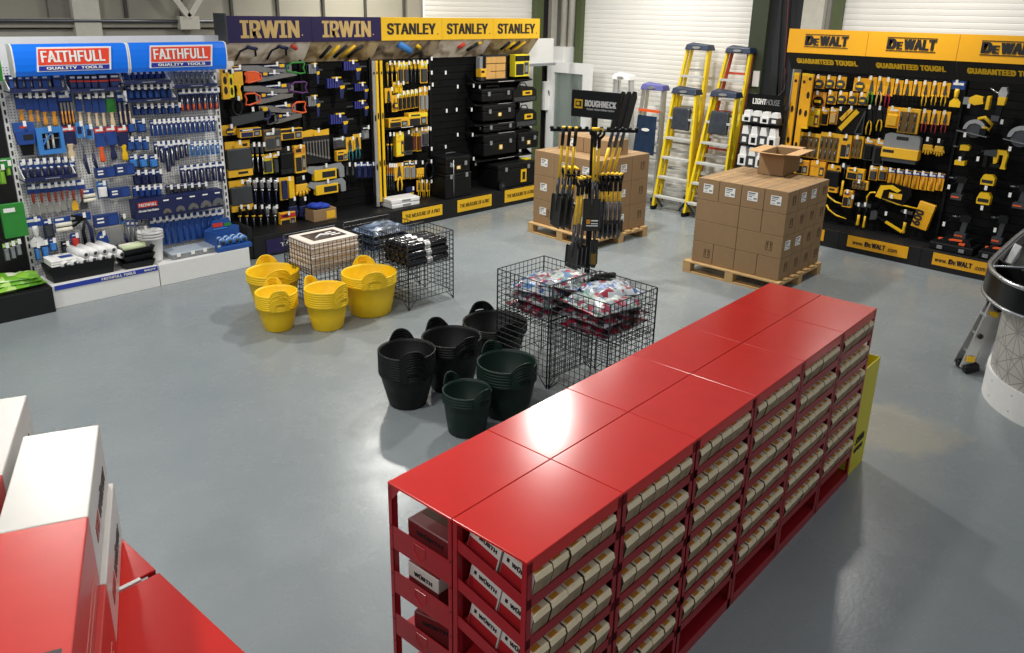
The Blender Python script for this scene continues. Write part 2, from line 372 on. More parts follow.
def k_glove(r, w, h, body=yellow, cuff=black):
    MB().box((-w*.35, -.03, -h*.4), (w*.35, 0, 0), cuff).build('cuff', r, bevel=.008)
    m = MB().box((-w*.42, -.04, -h*.72), (w*.42, 0, -h*.36), body)
    m.build('palm', r, bevel=.01)
    for i in range(4):
        x = -w*.33 + w*.22*i; MB().cyl((x, -.02, -h*.7), (x*1.15, -.022, -h*(.95 if i in (1, 2) else .88)), w*.1, body, 8, w*.08).build('finger', r)
    MB().cyl((w*.36, -.02, -h*.55), (w*.55, -.025, -h*.74), w*.1, body, 8, w*.08).build('thumb', r)
def k_ring(r, w, h):
    MB().tube([(w*.4*cos(2*pi*k/20), -.03, -h/2 + h*.42*sin(2*pi*k/20)) for k in range(20)], w*.11, black, 8, True).build('coil', r)
    MB().box((-w*.18, -.05, -h*.14), (w*.18, 0, h*.04), blackm).build('clip', r)
def k_flatbar(r, w, h):
    MB().hexa([(-w*.5, -.05, -h), (w*.3, -.05, -h*.72), (w*.3, -.01, -h*.72), (-w*.5, -.01, -h)], [(-w*.5, -.05, -h*.42), (w*.3, -.05, -h*.2), (w*.3, -.01, -h*.2), (-w*.5, -.01, -h*.42)], dgrey).build('bar', r)
    MB().tube([(w*(.36 + .12*cos(a)), -.03, -h*.42 + h*.32*sin(a)) for a in [2*pi*k/14 for k in range(14)]], .018, navy, 6, True).build('handle_ring', r)
    MB().box((w*.28, -.055, -h*.2), (w*.4, -.005, 0), yel2).build('button', r)
def k_hammer(r, w, h, grip=yel2, head=dsteel):
    MB().prism([(-w*.5, -h*.02), (-w*.15, 0), (w*.3, -h*.03), (w*.5, 0), (w*.5, -h*.16), (w*.1, -h*.15), (-w*.5, -h*.1)], -.035, -.01, head).build('head', r)
    MB().tube([(0, -.022, -h*.12), (0, -.022, -h*.6)], w*.08, black, 8).build('shaft', r)
    MB().lathe([(w*.13, -h), (w*.16, -h*.95), (w*.12, -h*.75), (w*.13, -h*.52)], grip, 8, (0, -.022, 0)).build('grip', r)
def k_prybar(r, w, h, body=yel2):
    """long bar lying level with a hooked end on the left"""
    MB().tube([(-w*.48, -.03, -h), (-w*.49, -.03, -h*.45), (-w*.44, -.03, -h*.08), (-w*.36, -.03, 0), (-w*.25, -.03, -h*.3), (w*.1, -.03, -h*.62), (w*.5, -.03, -h*.72)], [.008, .011, .012, .012, .012, .012, .008], body, 8).build('bar', r)
    MB().box((-w*.12, -.036, -h*.62), (w*.02, -.02, -h*.36), inkk).build('label', r)
def k_axe(r, w, h, grip=yel2):
    """long-handled tool lying level, head at the left"""
    MB().prism([(-w*.5, -h*.1), (-w*.36, 0), (-w*.3, -h*.12), (-w*.3, -h*.5), (-w*.38, -h*.55), (-w*.5, -h*.6)], -.04, -.012, dsteel).build('head', r)
    MB().bar((-w*.34, -.026, -h*.3), (0, -.026, -h*.58), .024, .02, black).build('shaft', r)
    MB().bar((-w*.02, -.026, -h*.56), (w*.5, -.026, -h*.96), .03, .028, grip).build('grip', r)
def k_handsaw_case(r, w, h):
    MB().prism([(-w*.5, -h*.75), (-w*.4, -h*.1), (-w*.1, 0), (w*.45, -h*.12), (w*.5, -h*.5), (w*.3, -h)], -.045, 0, blackg).build('case', r)
    MB().prism([(-w*.46, -h*.78), (-w*.36, -h*.2), (-w*.05, -h*.1), (w*.2, -h*.3), (w*.12, -h*.42), (-w*.1, -h*.3), (-w*.26, -h*.4), (-w*.3, -h*.85)], -.06, -.045, yel2).build('grip', r)
    MB().box((-w*.1, -.05, -h*.75), (w*.25, -.045, -h*.48), yellow).build('label', r)
def k_toolset(r, w, h):
    MB().box((-w/2, -.03, -h), (w/2, 0, 0), blackg).build('card', r)
    MB().bar((-w*.36, -.045, -h*.85), (w*.2, -.045, -h*.12), .02, .06, yel2).build('square', r)
    MB().bar((-w*.38, -.045, -h*.5), (-w*.02, -.045, -h*.06), .02, .05, yellow).build('rule', r)
    m = MB()
    for a, b in (((w*.2, -h*.95), (w*.48, -h*.1)), ((w*.48, -h*.1), (w*.48, -h*.95)), ((w*.48, -h*.95), (w*.2, -h*.95))): m.bar((a[0], -.04, a[1]), (b[0], -.04, b[1]), .01, .02, dgrey)
    m.build('set_square', r)
def k_bitset(r, w, h, n=4):
    MB().box((-w/2, -.035, -h), (w/2, 0, 0), yellow).build('card', r, bevel=.004, seg=1)
    MB().box((-w*.46, -.045, -h*.96), (w*.38, -.035, -h*.14), mat('dark_amber', '6E5220', .5)).build('tray', r)
    for j in (0, 1):
        for i in range(n):
            x = -w*.38 + w*.68*i/(n-1); z = -h*(.2 + .4*j)
            MB().cyl((x, -.05, z - h*.3), (x, -.05, z), w*.035, dsteel, 6).build('bit', r)
def k_case(r, w, h):
    """clear-lidded grey case with a yellow front"""
    MB().prism([(-w*.48, -h*.06), (-w*.4, 0), (w*.4, -h*.02), (w*.47, -h*.1), (w*.48, -h*.5), (-w*.5, -h*.5)], -.08, 0, grey).build('lid', r)
    MB().box((-w*.16, -.084, -h*.2), (w*.16, -.08, -h*.08), inkk).build('carry_handle', r)
    MB().box((-w*.5, -.11, -h*.86), (w*.5, 0, -h*.5), yellow).build('front', r, bevel=.006)
    MB().box((-w*.46, -.112, -h*.68), (-w*.15, -.11, -h*.58), inkk).build('label', r)
    MB().box((-w*.46, -.1, -h), (w*.46, 0, -h*.86), dgrey).build('base', r)
# power tools, side on
def k_recip(r, w, h, body=yel2):
    MB().prism([(-w*.28, -h*.2), (-w*.1, 0), (w*.2, -h*.1), (w*.25, -h*.6), (-w*.05, -h*.75), (-w*.28, -h*.6)], -.08, -.02, body).build('motor_body', r)
    MB().box((-w*.5, -.07, -h*.75), (-w*.28, -.03, -h*.2), steel).build('shoe', r)
    MB().bar((w*.2, -.05, -h*.3), (w*.42, -.05, -h*.25), .05, .035, black).build('handle', r)
    MB().box((w*.36, -.09, -h), (w*.48, -.01, 0), body).build('battery', r)
def k_angledrill(r, w, h):
    MB().cyl((-w*.5, -.05, -h*.06), (-w*.05, -.05, -h*.2), .008, steel, 8).build('bit', r)
    MB().prism([(-w*.08, -h*.18), (w*.02, 0), (w*.25, 0), (w*.34, -h*.16), (w*.3, -h*.28), (0, -h*.28)], -.09, -.02, alu).build('gear_head', r)
    MB().prism([(-w*.04, -h*.28), (w*.32, -h*.28), (w*.28, -h*.52), (-w*.02, -h*.52)], -.09, -.02, yel2).build('motor_body', r)
    MB().prism([(-w*.02, -h*.52), (w*.26, -h*.52), (w*.2, -h*.84), (-w*.04, -h*.84)], -.08, -.03, black).build('handle', r)
    MB().box((-w*.16, -.1, -h), (w*.2, -.01, -h*.84), dsteel).build('battery', r)
def k_circsaw(r, w, h):
    MB().disc((-w*.02, -h*.62), h*.36, -.05, -.03, dsteel, 24).build('blade', r)
    MB().prism([(w*(-.02) + h*.48*cos(R(a)), -h*.62 + h*.48*sin(R(a))) for a in range(0, 181, 15)] + [(-w*.02 - h*.34, -h*.6), (-w*.02 + h*.34*cos(R(135)), -h*.62 + h*.34*sin(R(135))), (-w*.02, -h*.3), (-w*.02 + h*.34*cos(R(45)), -h*.62 + h*.34*sin(R(45))), (-w*.02 + h*.34, -h*.6)], -.07, -.02, alu).build('guard', r)
    MB().bar((-w*.5, -.05, -h*.7), (w*.4, -.05, -h*.86), .1, .01, steel).build('shoe', r)
    MB().tube([(w*.02, -.05, -h*.12), (w*.2, -.05, -h*.02), (w*.45, -.05, -h*.3), (w*.4, -.05, -h*.55), (w*.2, -.05, -h*.45)], [.02, .022, .02, .02, .025], yel2, 8).build('handle', r)
    MB().box((w*.16, -.1, -h*.8), (w*.34, -.02, -h*.5), black).build('battery', r)
def k_drill(r, w, h, body=yel2, flip=False):
    MB().cyl((-w*.5, -.05, -h*.14), (-w*.2, -.05, -h*.14), .012, dsteel, 8).build('bit', r)
    MB().cyl((-w*.24, -.05, -h*.14), (-w*.08, -.05, -h*.14), .018, black, 10, .026).build('chuck', r)
    MB().prism([(-w*.08, -h*.02), (w*.3, 0), (w*.42, -h*.08), (w*.4, -h*.26), (-w*.08, -h*.28)], -.085, -.015, body).build('motor_body', r)
    MB().prism([(w*.04, -h*.26), (w*.3, -h*.26), (w*.22, -h*.78), (-w*.02, -h*.78)], -.07, -.03, black if body != black else dgrey).build('handle', r)
    MB().box((-w*.2, -.1, -h), (w*.34, 0, -h*.78), body if body != black else dgrey).build('battery', r)
    if body == black: MB().box((-w*.18, -.102, -h*.92), (w*.2, -.1, -h*.86), orange).build('battery_label', r)
def k_sds(r, w, h):
    MB().prism([(-w*.35, -h*.1), (w*.1, 0), (w*.1, -h*.38), (-w*.35, -h*.34)], -.09, -.01, dgrey).build('gear_case', r)
    MB().prism([(w*.08, 0), (w*.42, 0), (w*.5, -h*.2), (w*.46, -h*.8), (w*.5, -h), (w*.3, -h), (w*.34, -h*.75), (w*.34, -h*.25), (w*.18, -h*.25), (w*.16, -h*.7), (w*.04, -h*.8), (w*.0, -h*.4)], -.08, -.02, yel2).build('motor_body', r)
    MB().cyl((-w*.5, -.05, -h*.2), (-w*.35, -.05, -h*.2), .02, black, 10).build('chuck', r)
    MB().box((-w*.34, -.07, -h), (-w*.2, -.03, -h*.34), black).build('side_handle', r)
    MB().box((-w*.05, -.09, -h*.95), (w*.28, -.01, -h*.76), black).build('battery', r)
def k_battery(r, w, h):
    MB().prism([(-w*.5, -h*.5), (-w*.36, -h*.05), (w*.3, 0), (w*.5, -h*.3), (w*.48, -h), (-w*.48, -h)], -.09, 0, yel2).build('housing', r)
    MB().box((-w*.4, -.093, -h*.8), (w*.4, -.09, -h*.5), inkk).build('label', r)
def k_hangbag(r, w, h, n=6):
    MB().box((-w*.5, -.02, -h), (w*.5, 0, 0), yellow).build('card', r)
    for i in range(2): MB().box((-w*.42 + w*.46*i, -.05, -h*.95), (-w*.06 + w*.46*i, -.02, -h*.12), navy if i == 0 else yel2).build('glove', r, bevel=.008)
def k_frames(r, w, h):
    """wire roller frame on a long navy handle"""
    MB().box((-w*.42, -.02, -h*.3), (w*.42, 0, 0), lblue).box((-w*.25, -.023, -h*.22), (w*.2, -.02, -h*.08), navy).build('card', r, bevel=.008)
    MB().tube([(0, -.03, -h*.28), (w*.1, -.03, -h*.55), (-w*.15, -.03, -h*.75), (w*.2, -.03, -h)], .006, dsteel, 6).build('wire_frame', r)
    MB().tube([(w*.05, -.03, -h*.62), (w*.3, -.03, -h)], .014, navy, 8).build('grip', r)
def k_shears(r, w, h):
    MB().box((-w*.3, -.01, -h*.22), (w*.4, 0, 0), blue).build('card', r)
    for s, c in ((-1, black), (1, navy)):
        MB().tube([(w*.1, -.03, -h*.16), (w*(.1 + s*.18), -.035, -h*.5), (w*(.12 + s*.16), -.03, -h)], [.012, .018, .02], c, 8).build('grip', r)
    for a in (0, 1, 2): MB().bar((w*.1, -.03, -h*.12), (-w*.5, -.03, -h*(.02 + .16*a)), .02, .022, black).build('blade', r)
def k_fan(r, w, h):
    MB().prism([(w*.5*cos(R(a)), -h + h*sin(R(a))) for a in range(0, 181, 20)], -.03, 0, blue).build('card', r)
    MB().box((-w*.25, -.034, -h*.5), (w*.1, -.03, -h*.34), paper).build('label', r)
def k_sprayerbox(r, w, h):
    k_box(r, w, h, blue, redc, paper, .07)
KINDS = {k[2:]: v for k, v in list(globals().items()) if k.startswith('k_')}
PROTO = {}
def product(kind, loc, w, h, rz, label, cat, group=None, **kw):
    w = max(.02, round(w / .012) * .012); h = max(.03, round(h / .015) * .015)
    key = (kind, w, h, tuple(sorted((a, getattr(b, 'name', b)) for a, b in kw.items())))
    if key in PROTO:
        r = dup(PROTO[key], loc, rz, label)
        if group: r['group'] = group
        elif 'group' in r: del r['group']
        r['category'] = cat; r.name = cat.replace(' ', '_').replace('-', '_')
        return r
    r = thing(cat.replace(' ', '_').replace('-', '_'), label, cat, loc, rz, group)
    KINDS[kind](r, w, h, **kw)
    PROTO[key] = r
    return r
HOOK = []
def hook(loc, rz, label, reach, group, drop=.0):
    if not HOOK:
        r = thing('display_hook', label, 'hook', loc, rz, group)
        MB().tube([(0, .2, .012), (0, 0, .012), (0, -.035, .016)], .003, steel, 5).build('wire_arm', r)
        MB().box((-.014, -.04, -.032), (.014, -.036, .02), paper).build('price_ticket', r)
        HOOK.append(r); return r
    return dup(HOOK[0], loc, rz, label, group)
class Wall:
    """a display face; px boxes (left, top, right, bottom) read off the photograph become real positions on it"""
    def __init__(s, axis, at): s.axis, s.at = axis, at; s.rz = 0 if axis == 'y' else -pi/2
    def pt(s, px, py): return onY(px, py, s.at) if s.axis == 'y' else onX(px, py, s.at)
    def fit(s, l, t, r_, b):
        A, B, C = s.pt(l, t), s.pt(r_, t), s.pt((l+r_)/2, b)
        w = (B - A).length; top = (A.z + B.z)/2
        loc = (A + B)/2; loc.z = top
        return loc, w, top - C.z
    def put(s, kind, boxes, desc, cat, group=None, hooks=True, hd=.05, depth=0.0, **kw):
        n = len(boxes); out = []
        for i, bx in enumerate(boxes):
            loc, w, h = s.fit(*bx)
            if n == 1: lab = desc
            elif i == 0: lab = 'leftmost of the ' + desc
            elif i == n-1: lab = 'rightmost of the ' + desc
            else: lab = ORD[i] + ' from left of the ' + desc
            o = product(kind, loc, w, h, s.rz, lab, cat, group or (desc if n > 1 else None), **kw)
            out.append(o)
            if hooks:
                hl = loc + (Vector((0, -hd, 0)) if s.axis == 'y' else Vector((-hd, 0, 0)))
                hook(hl, s.rz, ('ticket hook: ' if len(lab.split()) < 15 else 'hook: ') + lab, .2, 'ticketed display hooks')
        return out
def span(x0, x1, n, t, b, gap=.12, t2=None, b2=None):
    """n equal boxes side by side from x0 to x1; the tops may slope from t to t2"""
    t2 = t if t2 is None else t2; b2 = b + (t2 - t) if b2 is None else b2
    p = (x1 - x0)/n; g = p*gap/2; o = []
    for i in range(n):
        f = (i + .5)/n; o.append((x0 + p*i + g, t + (t2-t)*f, x0 + p*(i+1) - g, b + (b2-b)*f))
    return o
# ---------------------------------------------------------------- the room
def floor_material():
    m = bpy.data.materials.new('painted_concrete_floor'); m.use_nodes = True
    nt = m.node_tree; N = nt.nodes; L = nt.links; b = N['Principled BSDF']
    tc = N.new('ShaderNodeTexCoord')
    def noise(scale, det=6, rough=.6, stretch=None):
        mp = N.new('ShaderNodeMapping'); L.new(tc.outputs['Object'], mp.inputs['Vector'])
        if stretch: mp.inputs['Scale'].default_value = stretch; mp.inputs['Rotation'].default_value = (0, 0, .5)
        n = N.new('ShaderNodeTexNoise'); n.inputs['Scale'].default_value = scale; n.inputs['Detail'].default_value = det; n.inputs['Roughness'].default_value = rough
        L.new(mp.outputs['Vector'], n.inputs['Vector']); return n
    def ramp(src, p0, p1, c0=0, c1=1):
        r = N.new('ShaderNodeMapRange'); r.inputs[1].default_value = p0; r.inputs[2].default_value = p1; r.inputs[3].default_value = c0; r.inputs[4].default_value = c1
        L.new(src, r.inputs[0]); return r
    def mix(f, a, c, fac=None):
        x = N.new('ShaderNodeMix'); x.data_type = 'RGBA'
        if fac is not None: x.inputs[0].default_value = fac
        else: L.new(f, x.inputs[0])
        if isinstance(a, str): x.inputs[6].default_value = lin(a)
        else: L.new(a, x.inputs[6])
        x.inputs[7].default_value = lin(c); return x
    big = noise(.55); mid = noise(3.5); fine = noise(40); scr = noise(9, 8, .7, (.35, 9, 1)); scr2 = noise(14, 8, .7, (8, .3, 1))
    base = mix(ramp(big.outputs['Fac'], .35, .68).outputs[0], '8D9496','828A8D')
    worn = mix(ramp(mid.outputs['Fac'], .62, .74, 0, .14).outputs[0], base.outputs[2], '9A9A93')
    s1 = mix(ramp(scr.outputs['Fac'], .7, .76, 0, .35).outputs[0], worn.outputs[2], 'A8ABAA')
    s2 = mix(ramp(scr2.outputs['Fac'], .72, .78, 0, .25).outputs[0], s1.outputs[2], 'A8ABAA')
    # beige worn-through patch beside the yellow bin, with a ragged edge of its own
    q = onZ(893, 428); ds = N.new('ShaderNodeVectorMath'); ds.operation = 'DISTANCE'; ds.inputs[1].default_value = (q.x, q.y, 0); L.new(tc.outputs['Object'], ds.inputs[0])
    rag = N.new('ShaderNodeMath'); rag.operation = 'MULTIPLY_ADD'; rag.inputs[1].default_value = .7; L.new(mid.outputs['Fac'], rag.inputs[0]); L.new(ds.outputs['Value'], rag.inputs[2])
    s3 = mix(ramp(rag.outputs[0], .66, .82, .75, 0).outputs[0], s2.outputs[2], 'A5A295')
    L.new(s3.outputs[2], b.inputs['Base Color'])
    r = ramp(mid.outputs['Fac'], .3, .7, .2, .32); L.new(r.outputs[0], b.inputs['Roughness'])
    bp = N.new('ShaderNodeBump'); bp.inputs['Strength'].default_value = .22; bp.inputs['Distance'].default_value = .004
    L.new(fine.outputs['Fac'], bp.inputs['Height']); L.new(bp.outputs['Normal'], b.inputs['Normal'])
    b.inputs['Specular IOR Level'].default_value = .5
    return m
struct(MB().box((-6, -7, -.12), (11.5, 10.35, 0), floor_material()).build('floor'))
shut = mat('shutter_slats', 'ECEAE3', .5, var=.02, scale=3)
clad = mat('beige_cladding', '8F8C7F', .6, var=.05, scale=2)
clad2 = mat('pale_cladding', 'A9A79C', .6, var=.04, scale=2)
olive = mat('olive_column_paint', '4F5A37', .5)
dolive = mat('dark_olive_column', '363E2C', .5)
beam = mat('pale_steel_beam', 'C6C3B6', .5)
rust = mat('dark_maroon_void', '1C1416', .8)
WY, WX = 10.2, 11.35
struct(MB().box((-6, WY, 0), (WX+.1, WY+.15, 5.5), clad).build('wall_left'))
struct(MB().box((WX, -7, 0), (WX+.15, WY, 5.5), mat('white_wall', 'D9D8D2', .6, var=.03)).build('wall_back'))
def shutter(name, axis, at, a0, a1, z0, z1, pitch=.075):
    """roller shutter: one curtain of bowed slats"""
    m = MB(); n = int((z1 - z0)/pitch); pr = []
    for i in range(n):
        z = z0 + i*pitch
        pr += [(0, z), (-.004, z + pitch*.1), (-.006, z + pitch*.5), (-.004, z + pitch*.9)]
    pr.append((0, z1)); pr += [(.03, z1), (.03, z0)]
    if axis == 'x': m.prism([(at + p[0], p[1]) for p in pr], a0, a1, shut, 'y')
    else: m.prism([(at + p[0], p[1]) for p in pr], a0, a1, shut, 'x')
    return struct(m.build(name))
shutter('door_1', 'x', WX-.06, 6.28, 9.5, 0, 5)
shutter('door_2', 'x', WX-.06, -6, 4.95, 0, 5)
shutter('door_3', 'y', WY-.06, 8.25, 10.62, 0, 5)
# cladding joints, rail, bracing and lighting of the left wall (seen above the displays)
m = MB()
for x in (2.35, 3.2, 3.84, 4.5, 5.15, 5.8, 6.5, 7.2, 7.9): m.box((x-.018, WY-.03, 2.7), (x+.018, WY, 5), mat('dark_joint', '3B3A34', .6))
struct(m.build('trim_1'))
struct(MB().box((-6, WY-.12, 2.62), (8.2, WY-.0, 2.72), mat('grey_rail', '9B978B', .5)).cyl((-6, WY-.15, 2.69), (8.2, WY-.15, 2.69), .02, dsteel, 8).build('trim_2'))
struct(MB().box((-6, WY-.05, 2.3), (8.2, WY-.001, 2.6), clad2).build('trim_3'))
struct(MB().box((3.22, WY-.16, 2.4), (3.5, WY-.02, 5), beam).box((3.0, WY-.08, 2.72), (3.22, WY-.01, 5), mat('mid_grey_panel', '77746A', .6)).build('column_1'))  # flat grey panel along one side of the pale column
m = MB(); bx = 4.5
for s in (-1, 1): m.bar((bx, WY-.2, 2.74), (bx + s*1.2, WY-.2, 4.4), .07, .05, beam, (0, 1, 0))
m.box((bx-.12, WY-.22, 2.6), (bx+.12, WY-.13, 2.75), beam); struct(m.build('trim_4'))
# corner columns and pipes
struct(MB().box((10.62, WY-.2, 0), (10.78, WY-.02, 5), olive).box((10.78, WY-.06, 0), (11.05, WY-.03, 5), rust).build('column_2'))
struct(MB().box((11.05, WY-.14, 0), (11.2, WY-.02, 5), beam).build('column_3'))
struct(MB().box((WX-.1, 9.72, 2.02), (WX, 9.92, 5), clad2).cyl((WX-.14, 9.9, 2.05), (WX-.14, 9.9, 5), .06, beam, 10).cyl((WX-.14, 9.72, 2.05), (WX-.14, 9.72, 5), .06, beam, 10).build('trim_5'))
struct(MB().box((WX-.16, 9.5, 0), (WX-.02, 9.62, 5), olive).build('column_4'))
struct(MB().box((WX-.22, 5.98, 0), (WX-.02, 6.24, 5), dolive).box((WX-.24, 6.0, 1.9), (WX-.22, 6.1, 2.12), paper).build('column_5'))
struct(MB().box((WX-.14, 5.5, 0), (WX-.02, 5.98, 5), mat('cable_tray_dark', '23252A', .6)).build('trim_6'))
struct(MB().box((WX-.2, 5.18, 0), (WX-.02, 5.48, 5), beam).box((WX-.12, 5.08, 0), (WX-.02, 5.18, 5), mat('grey_jamb', '8E8B84', .5)).box((WX-.16, 4.95, 0), (WX-.02, 5.08, 5), olive).build('column_6'))
for k, (y0, y1) in enumerate(((5.9, 5.7), (5.82, 5.6), (5.72, 5.62))):
    pts = [Vector((WX-.2, y0 + (y1-y0)*t, 4.6 - 2.9*t) ) for t in [i/8 for i in range(9)]]
    tag(MB().tube(pts, .014, black if k != 1 else mat('maroon_cable', '5A2A30', .5), 6).build('cable'), ['black cable nearest the green column by the shutter', 'maroon cable hanging between two black cables', 'black cable farthest from the green column'][k], 'cable', 'cables beside the shutter column')
cb = tag(MB().tube([(WX-.3, 5.55, 2.1), (WX-.4, 5.5, 1.9), (WX-.45, 5.6, 1.74), (WX-.5, 5.9, 1.78), (WX-.5, 5.72, 1.7), (WX-.45, 5.6, 1.62), (WX-.4, 5.55, 1.5)], .018, black, 8).build('cable'), 'thick black cable looped above the black light stand', 'cable')
b_ = thing('emergency_button', 'red round button on the wall beside the black light stand', 'switch', (WX-.22, 5.36, 1.84), -pi/2)
MB().box((-.06, 0, -.08), (.06, .02, .08), dgrey).build('back_box', b_); MB().lathe([(.05, 0), (.055, .02), (.03, .045)], redc, 16).xf(Matrix.Rotation(pi/2, 4, 'X')).build('button', b_)
# white framed glass door in the corner
d1 = thing('glass_door', 'white framed glass door behind the black shovel stand', 'door', (11.0, 9.9, 0), -pi/2); d1['kind'] = 'structure'; d1.name = 'door_4'; del d1['category']
m = MB(); m.box((-.1, -.08, 0), (.06, 0, 2.05), whitep); m.box((.72, -.08, 0), (.88, 0, 2.05), whitep); m.box((.06, -.08, 1.87), (.72, 0, 2.05), whitep); m.box((.06, -.08, 0), (.72, 0, .2), whitep); m.build('door_frame', d1)
MB().box((.06, -.045, .2), (.72, -.03, 1.87), glass).build('pane', d1)
# white cornice boards behind the display headers
struct(MB().box((-1, 9.16, 2.0), (4.6, 9.22, 2.56), white).build('trim_7'))
wb = MB().box((9.45, 9.42, 2.06), (10.42, 9.5, 2.46), white).box((9.45, 9.36, 2.03), (10.42, 9.5, 2.07), grey)
struct(wb.build('trim_8'))
struct(MB().box((WX-.4, 9.66, 2.03), (WX-.1, 10.0, 2.3), whitep).build('trim_9'))
# white panelled partition behind the tool cases, with a control box
struct(MB().box((9.5, WY-.14, 0), (10.62, WY-.08, 2.1), white).box((9.5, WY-.15, 1.55), (10.62, WY-.139, 1.57), grey).box((9.5, WY-.15, .95), (10.62, WY-.139, .97), grey).build('trim_10'))
c = thing('control_box', 'white control box with a red button beside the glass door', 'control box', (11.0, WY-.15, 1.45))
MB().box((-.16, -.1, -.25), (.16, 0, .25), whitep).build('housing', c, bevel=.008); MB().lathe([(.028, 0), (.03, .02), (.02, .03)], redc, 12).xf(Matrix.Translation((.06, -.1, -.02)) @ Matrix.Rotation(pi/2, 4, 'X')).build('button', c)
MB().tube([(-.1, -.11, .1), (-.06, -.12, -.05), (.04, -.12, -.08), (.06, -.12, .1), (.1, -.11, .3), (.14, -.1, .55)], .008, black, 6).build('lead', c)

# ---------------------------------------------------------------- floor-standing display plinths and bays
fa = Wall('y', 8.95)
holes = mat('pegboard', 'D6D6D2', .5, var=.02)
def peg_material():
    m = holes; nt = m.node_tree; N = nt.nodes; L = nt.links; b = N['Principled BSDF']
    tc = N.new('ShaderNodeTexCoord'); mp = N.new('ShaderNodeMapping'); mp.inputs['Scale'].default_value = (36, 36, 36); L.new(tc.outputs['Object'], mp.inputs['Vector'])
    fr = N.new('ShaderNodeVectorMath'); fr.operation = 'FRACTION'; L.new(mp.outputs['Vector'], fr.inputs[0])
    sb = N.new('ShaderNodeVectorMath'); sb.operation = 'SUBTRACT'; sb.inputs[1].default_value = (.5, .5, .5); L.new(fr.outputs[0], sb.inputs[0])
    ml = N.new('ShaderNodeVectorMath'); ml.operation = 'MULTIPLY'; ml.inputs[1].default_value = (1, 0, 1); L.new(sb.outputs[0], ml.inputs[0])
    ln = N.new('ShaderNodeVectorMath'); ln.operation = 'LENGTH'; L.new(ml.outputs[0], ln.inputs[0])
    lt = N.new('ShaderNodeMath'); lt.operation = 'LESS_THAN'; lt.inputs[1].default_value = .2; L.new(ln.outputs['Value'], lt.inputs[0])
    mx = N.new('ShaderNodeMix'); mx.data_type = 'RGBA'; mx.inputs[6].default_value = lin('EEEEEA'); mx.inputs[7].default_value = lin('55575A'); L.new(lt.outputs[0], mx.inputs[0]); L.new(mx.outputs[2], b.inputs['Base Color'])
peg_material()
slotd = mat('slot_dark', '222326', .7)
def white_upright(x, g):
    m = MB().box((x, 8.92, 0), (x+.045, 9.02, 2.35), white)
    for i in range(26): m.box((x+.014, 8.918, .3 + i*.078), (x+.031, 8.921, .345 + i*.078), slotd)
    m.build('upright', g)
WB = []
for x0, x1, lab in ((2.145, 3.222, 'white perforated bay of brushes and scrapers with blue price strip'), (3.268, 4.215, 'white perforated bay of drill bits next to the black bays')):
    g = thing('display_bay', lab, 'shop display', (0, 0, 0), 0, 'white display bays'); WB.append(g)
    MB().box((x0, 8.95, .1), (x1, 8.99, 2.3), holes).build('back_panel', g)
    MB().box((x0+(.005 if x0 < 3 else -.065), 8.485, .0), (x1-.03 if x0 < 3 else x1+.03, 8.93, .235), white).build('plinth', g, bevel=.004)
    white_upright(x1, g)
white_upright(2.1, WB[0])
s_ = MB().box((2.17, 8.478, .185), (3.185, 8.486, .232), mat('strip_blue', '2A3FA6', .4)).build('price_strip', WB[0])
lettering(s_, 'FAITHFULL TOOLS', paper, (2.78, 8.476, .209), .34, .026); lettering(s_, 'QUALITY', paper, (3.1, 8.476, .209), .12, .02)
# curved blue headers; panel and badge red have a slight emission
def blue_header(x0, x1, label):
    h = thing('header_sign', label, 'sign', ((x0+x1)/2, 8.72, 2.37), 0, 'blue curved headers above the tool packs')
    w = x1 - x0; pr = [(.06, -.15), (-.05, -.145), (-.074, -.1), (-.083, -.04), (-.085, .02), (-.08, .08), (-.068, .125), (-.03, .14), (.06, .14)]
    MB().prism(pr, -w/2+.006, w/2-.006, sblue, 'x').build('panel', h)
    MB().prism([(p[0]*1.04, p[1]*1.04) for p in pr], -w/2, -w/2+.012, white, 'x').build('end_trim', h); MB().prism([(p[0]*1.04, p[1]*1.04) for p in pr], w/2-.012, w/2, white, 'x').build('end_trim', h)
    sh = .12
    q = lambda a, b, z0, z1: [(a, z0), (b, z0), (b + sh*(z1-z0), z1), (a + sh*(z1-z0), z1)]
    MB().prism(q(-.33, .33, -.105, .115), -.1, -.08, paper).build('badge_border', h)
    MB().prism(q(-.315, .315, -.045, .1), -.104, -.099, mat('badge_red', 'E2432C', .4, emit=.08)).prism(q(-.318, .312, -.097, -.055), -.104, -.099, mat('badge_navy', '23309A', .4)).build('badge', h)
    lettering(h, 'FAITHFULL', paper, (0, -.106, .03), .57, .105, bold=.035); lettering(h, 'QUALITY  TOOLS', paper, (0, -.106, -.076), .5, .027)
    return h
blue_header(2.19, 3.225, 'curved blue header on the left display, nearer the green sign'); blue_header(3.23, 4.27, 'curved blue header on the left display, next to the dark purple sign')

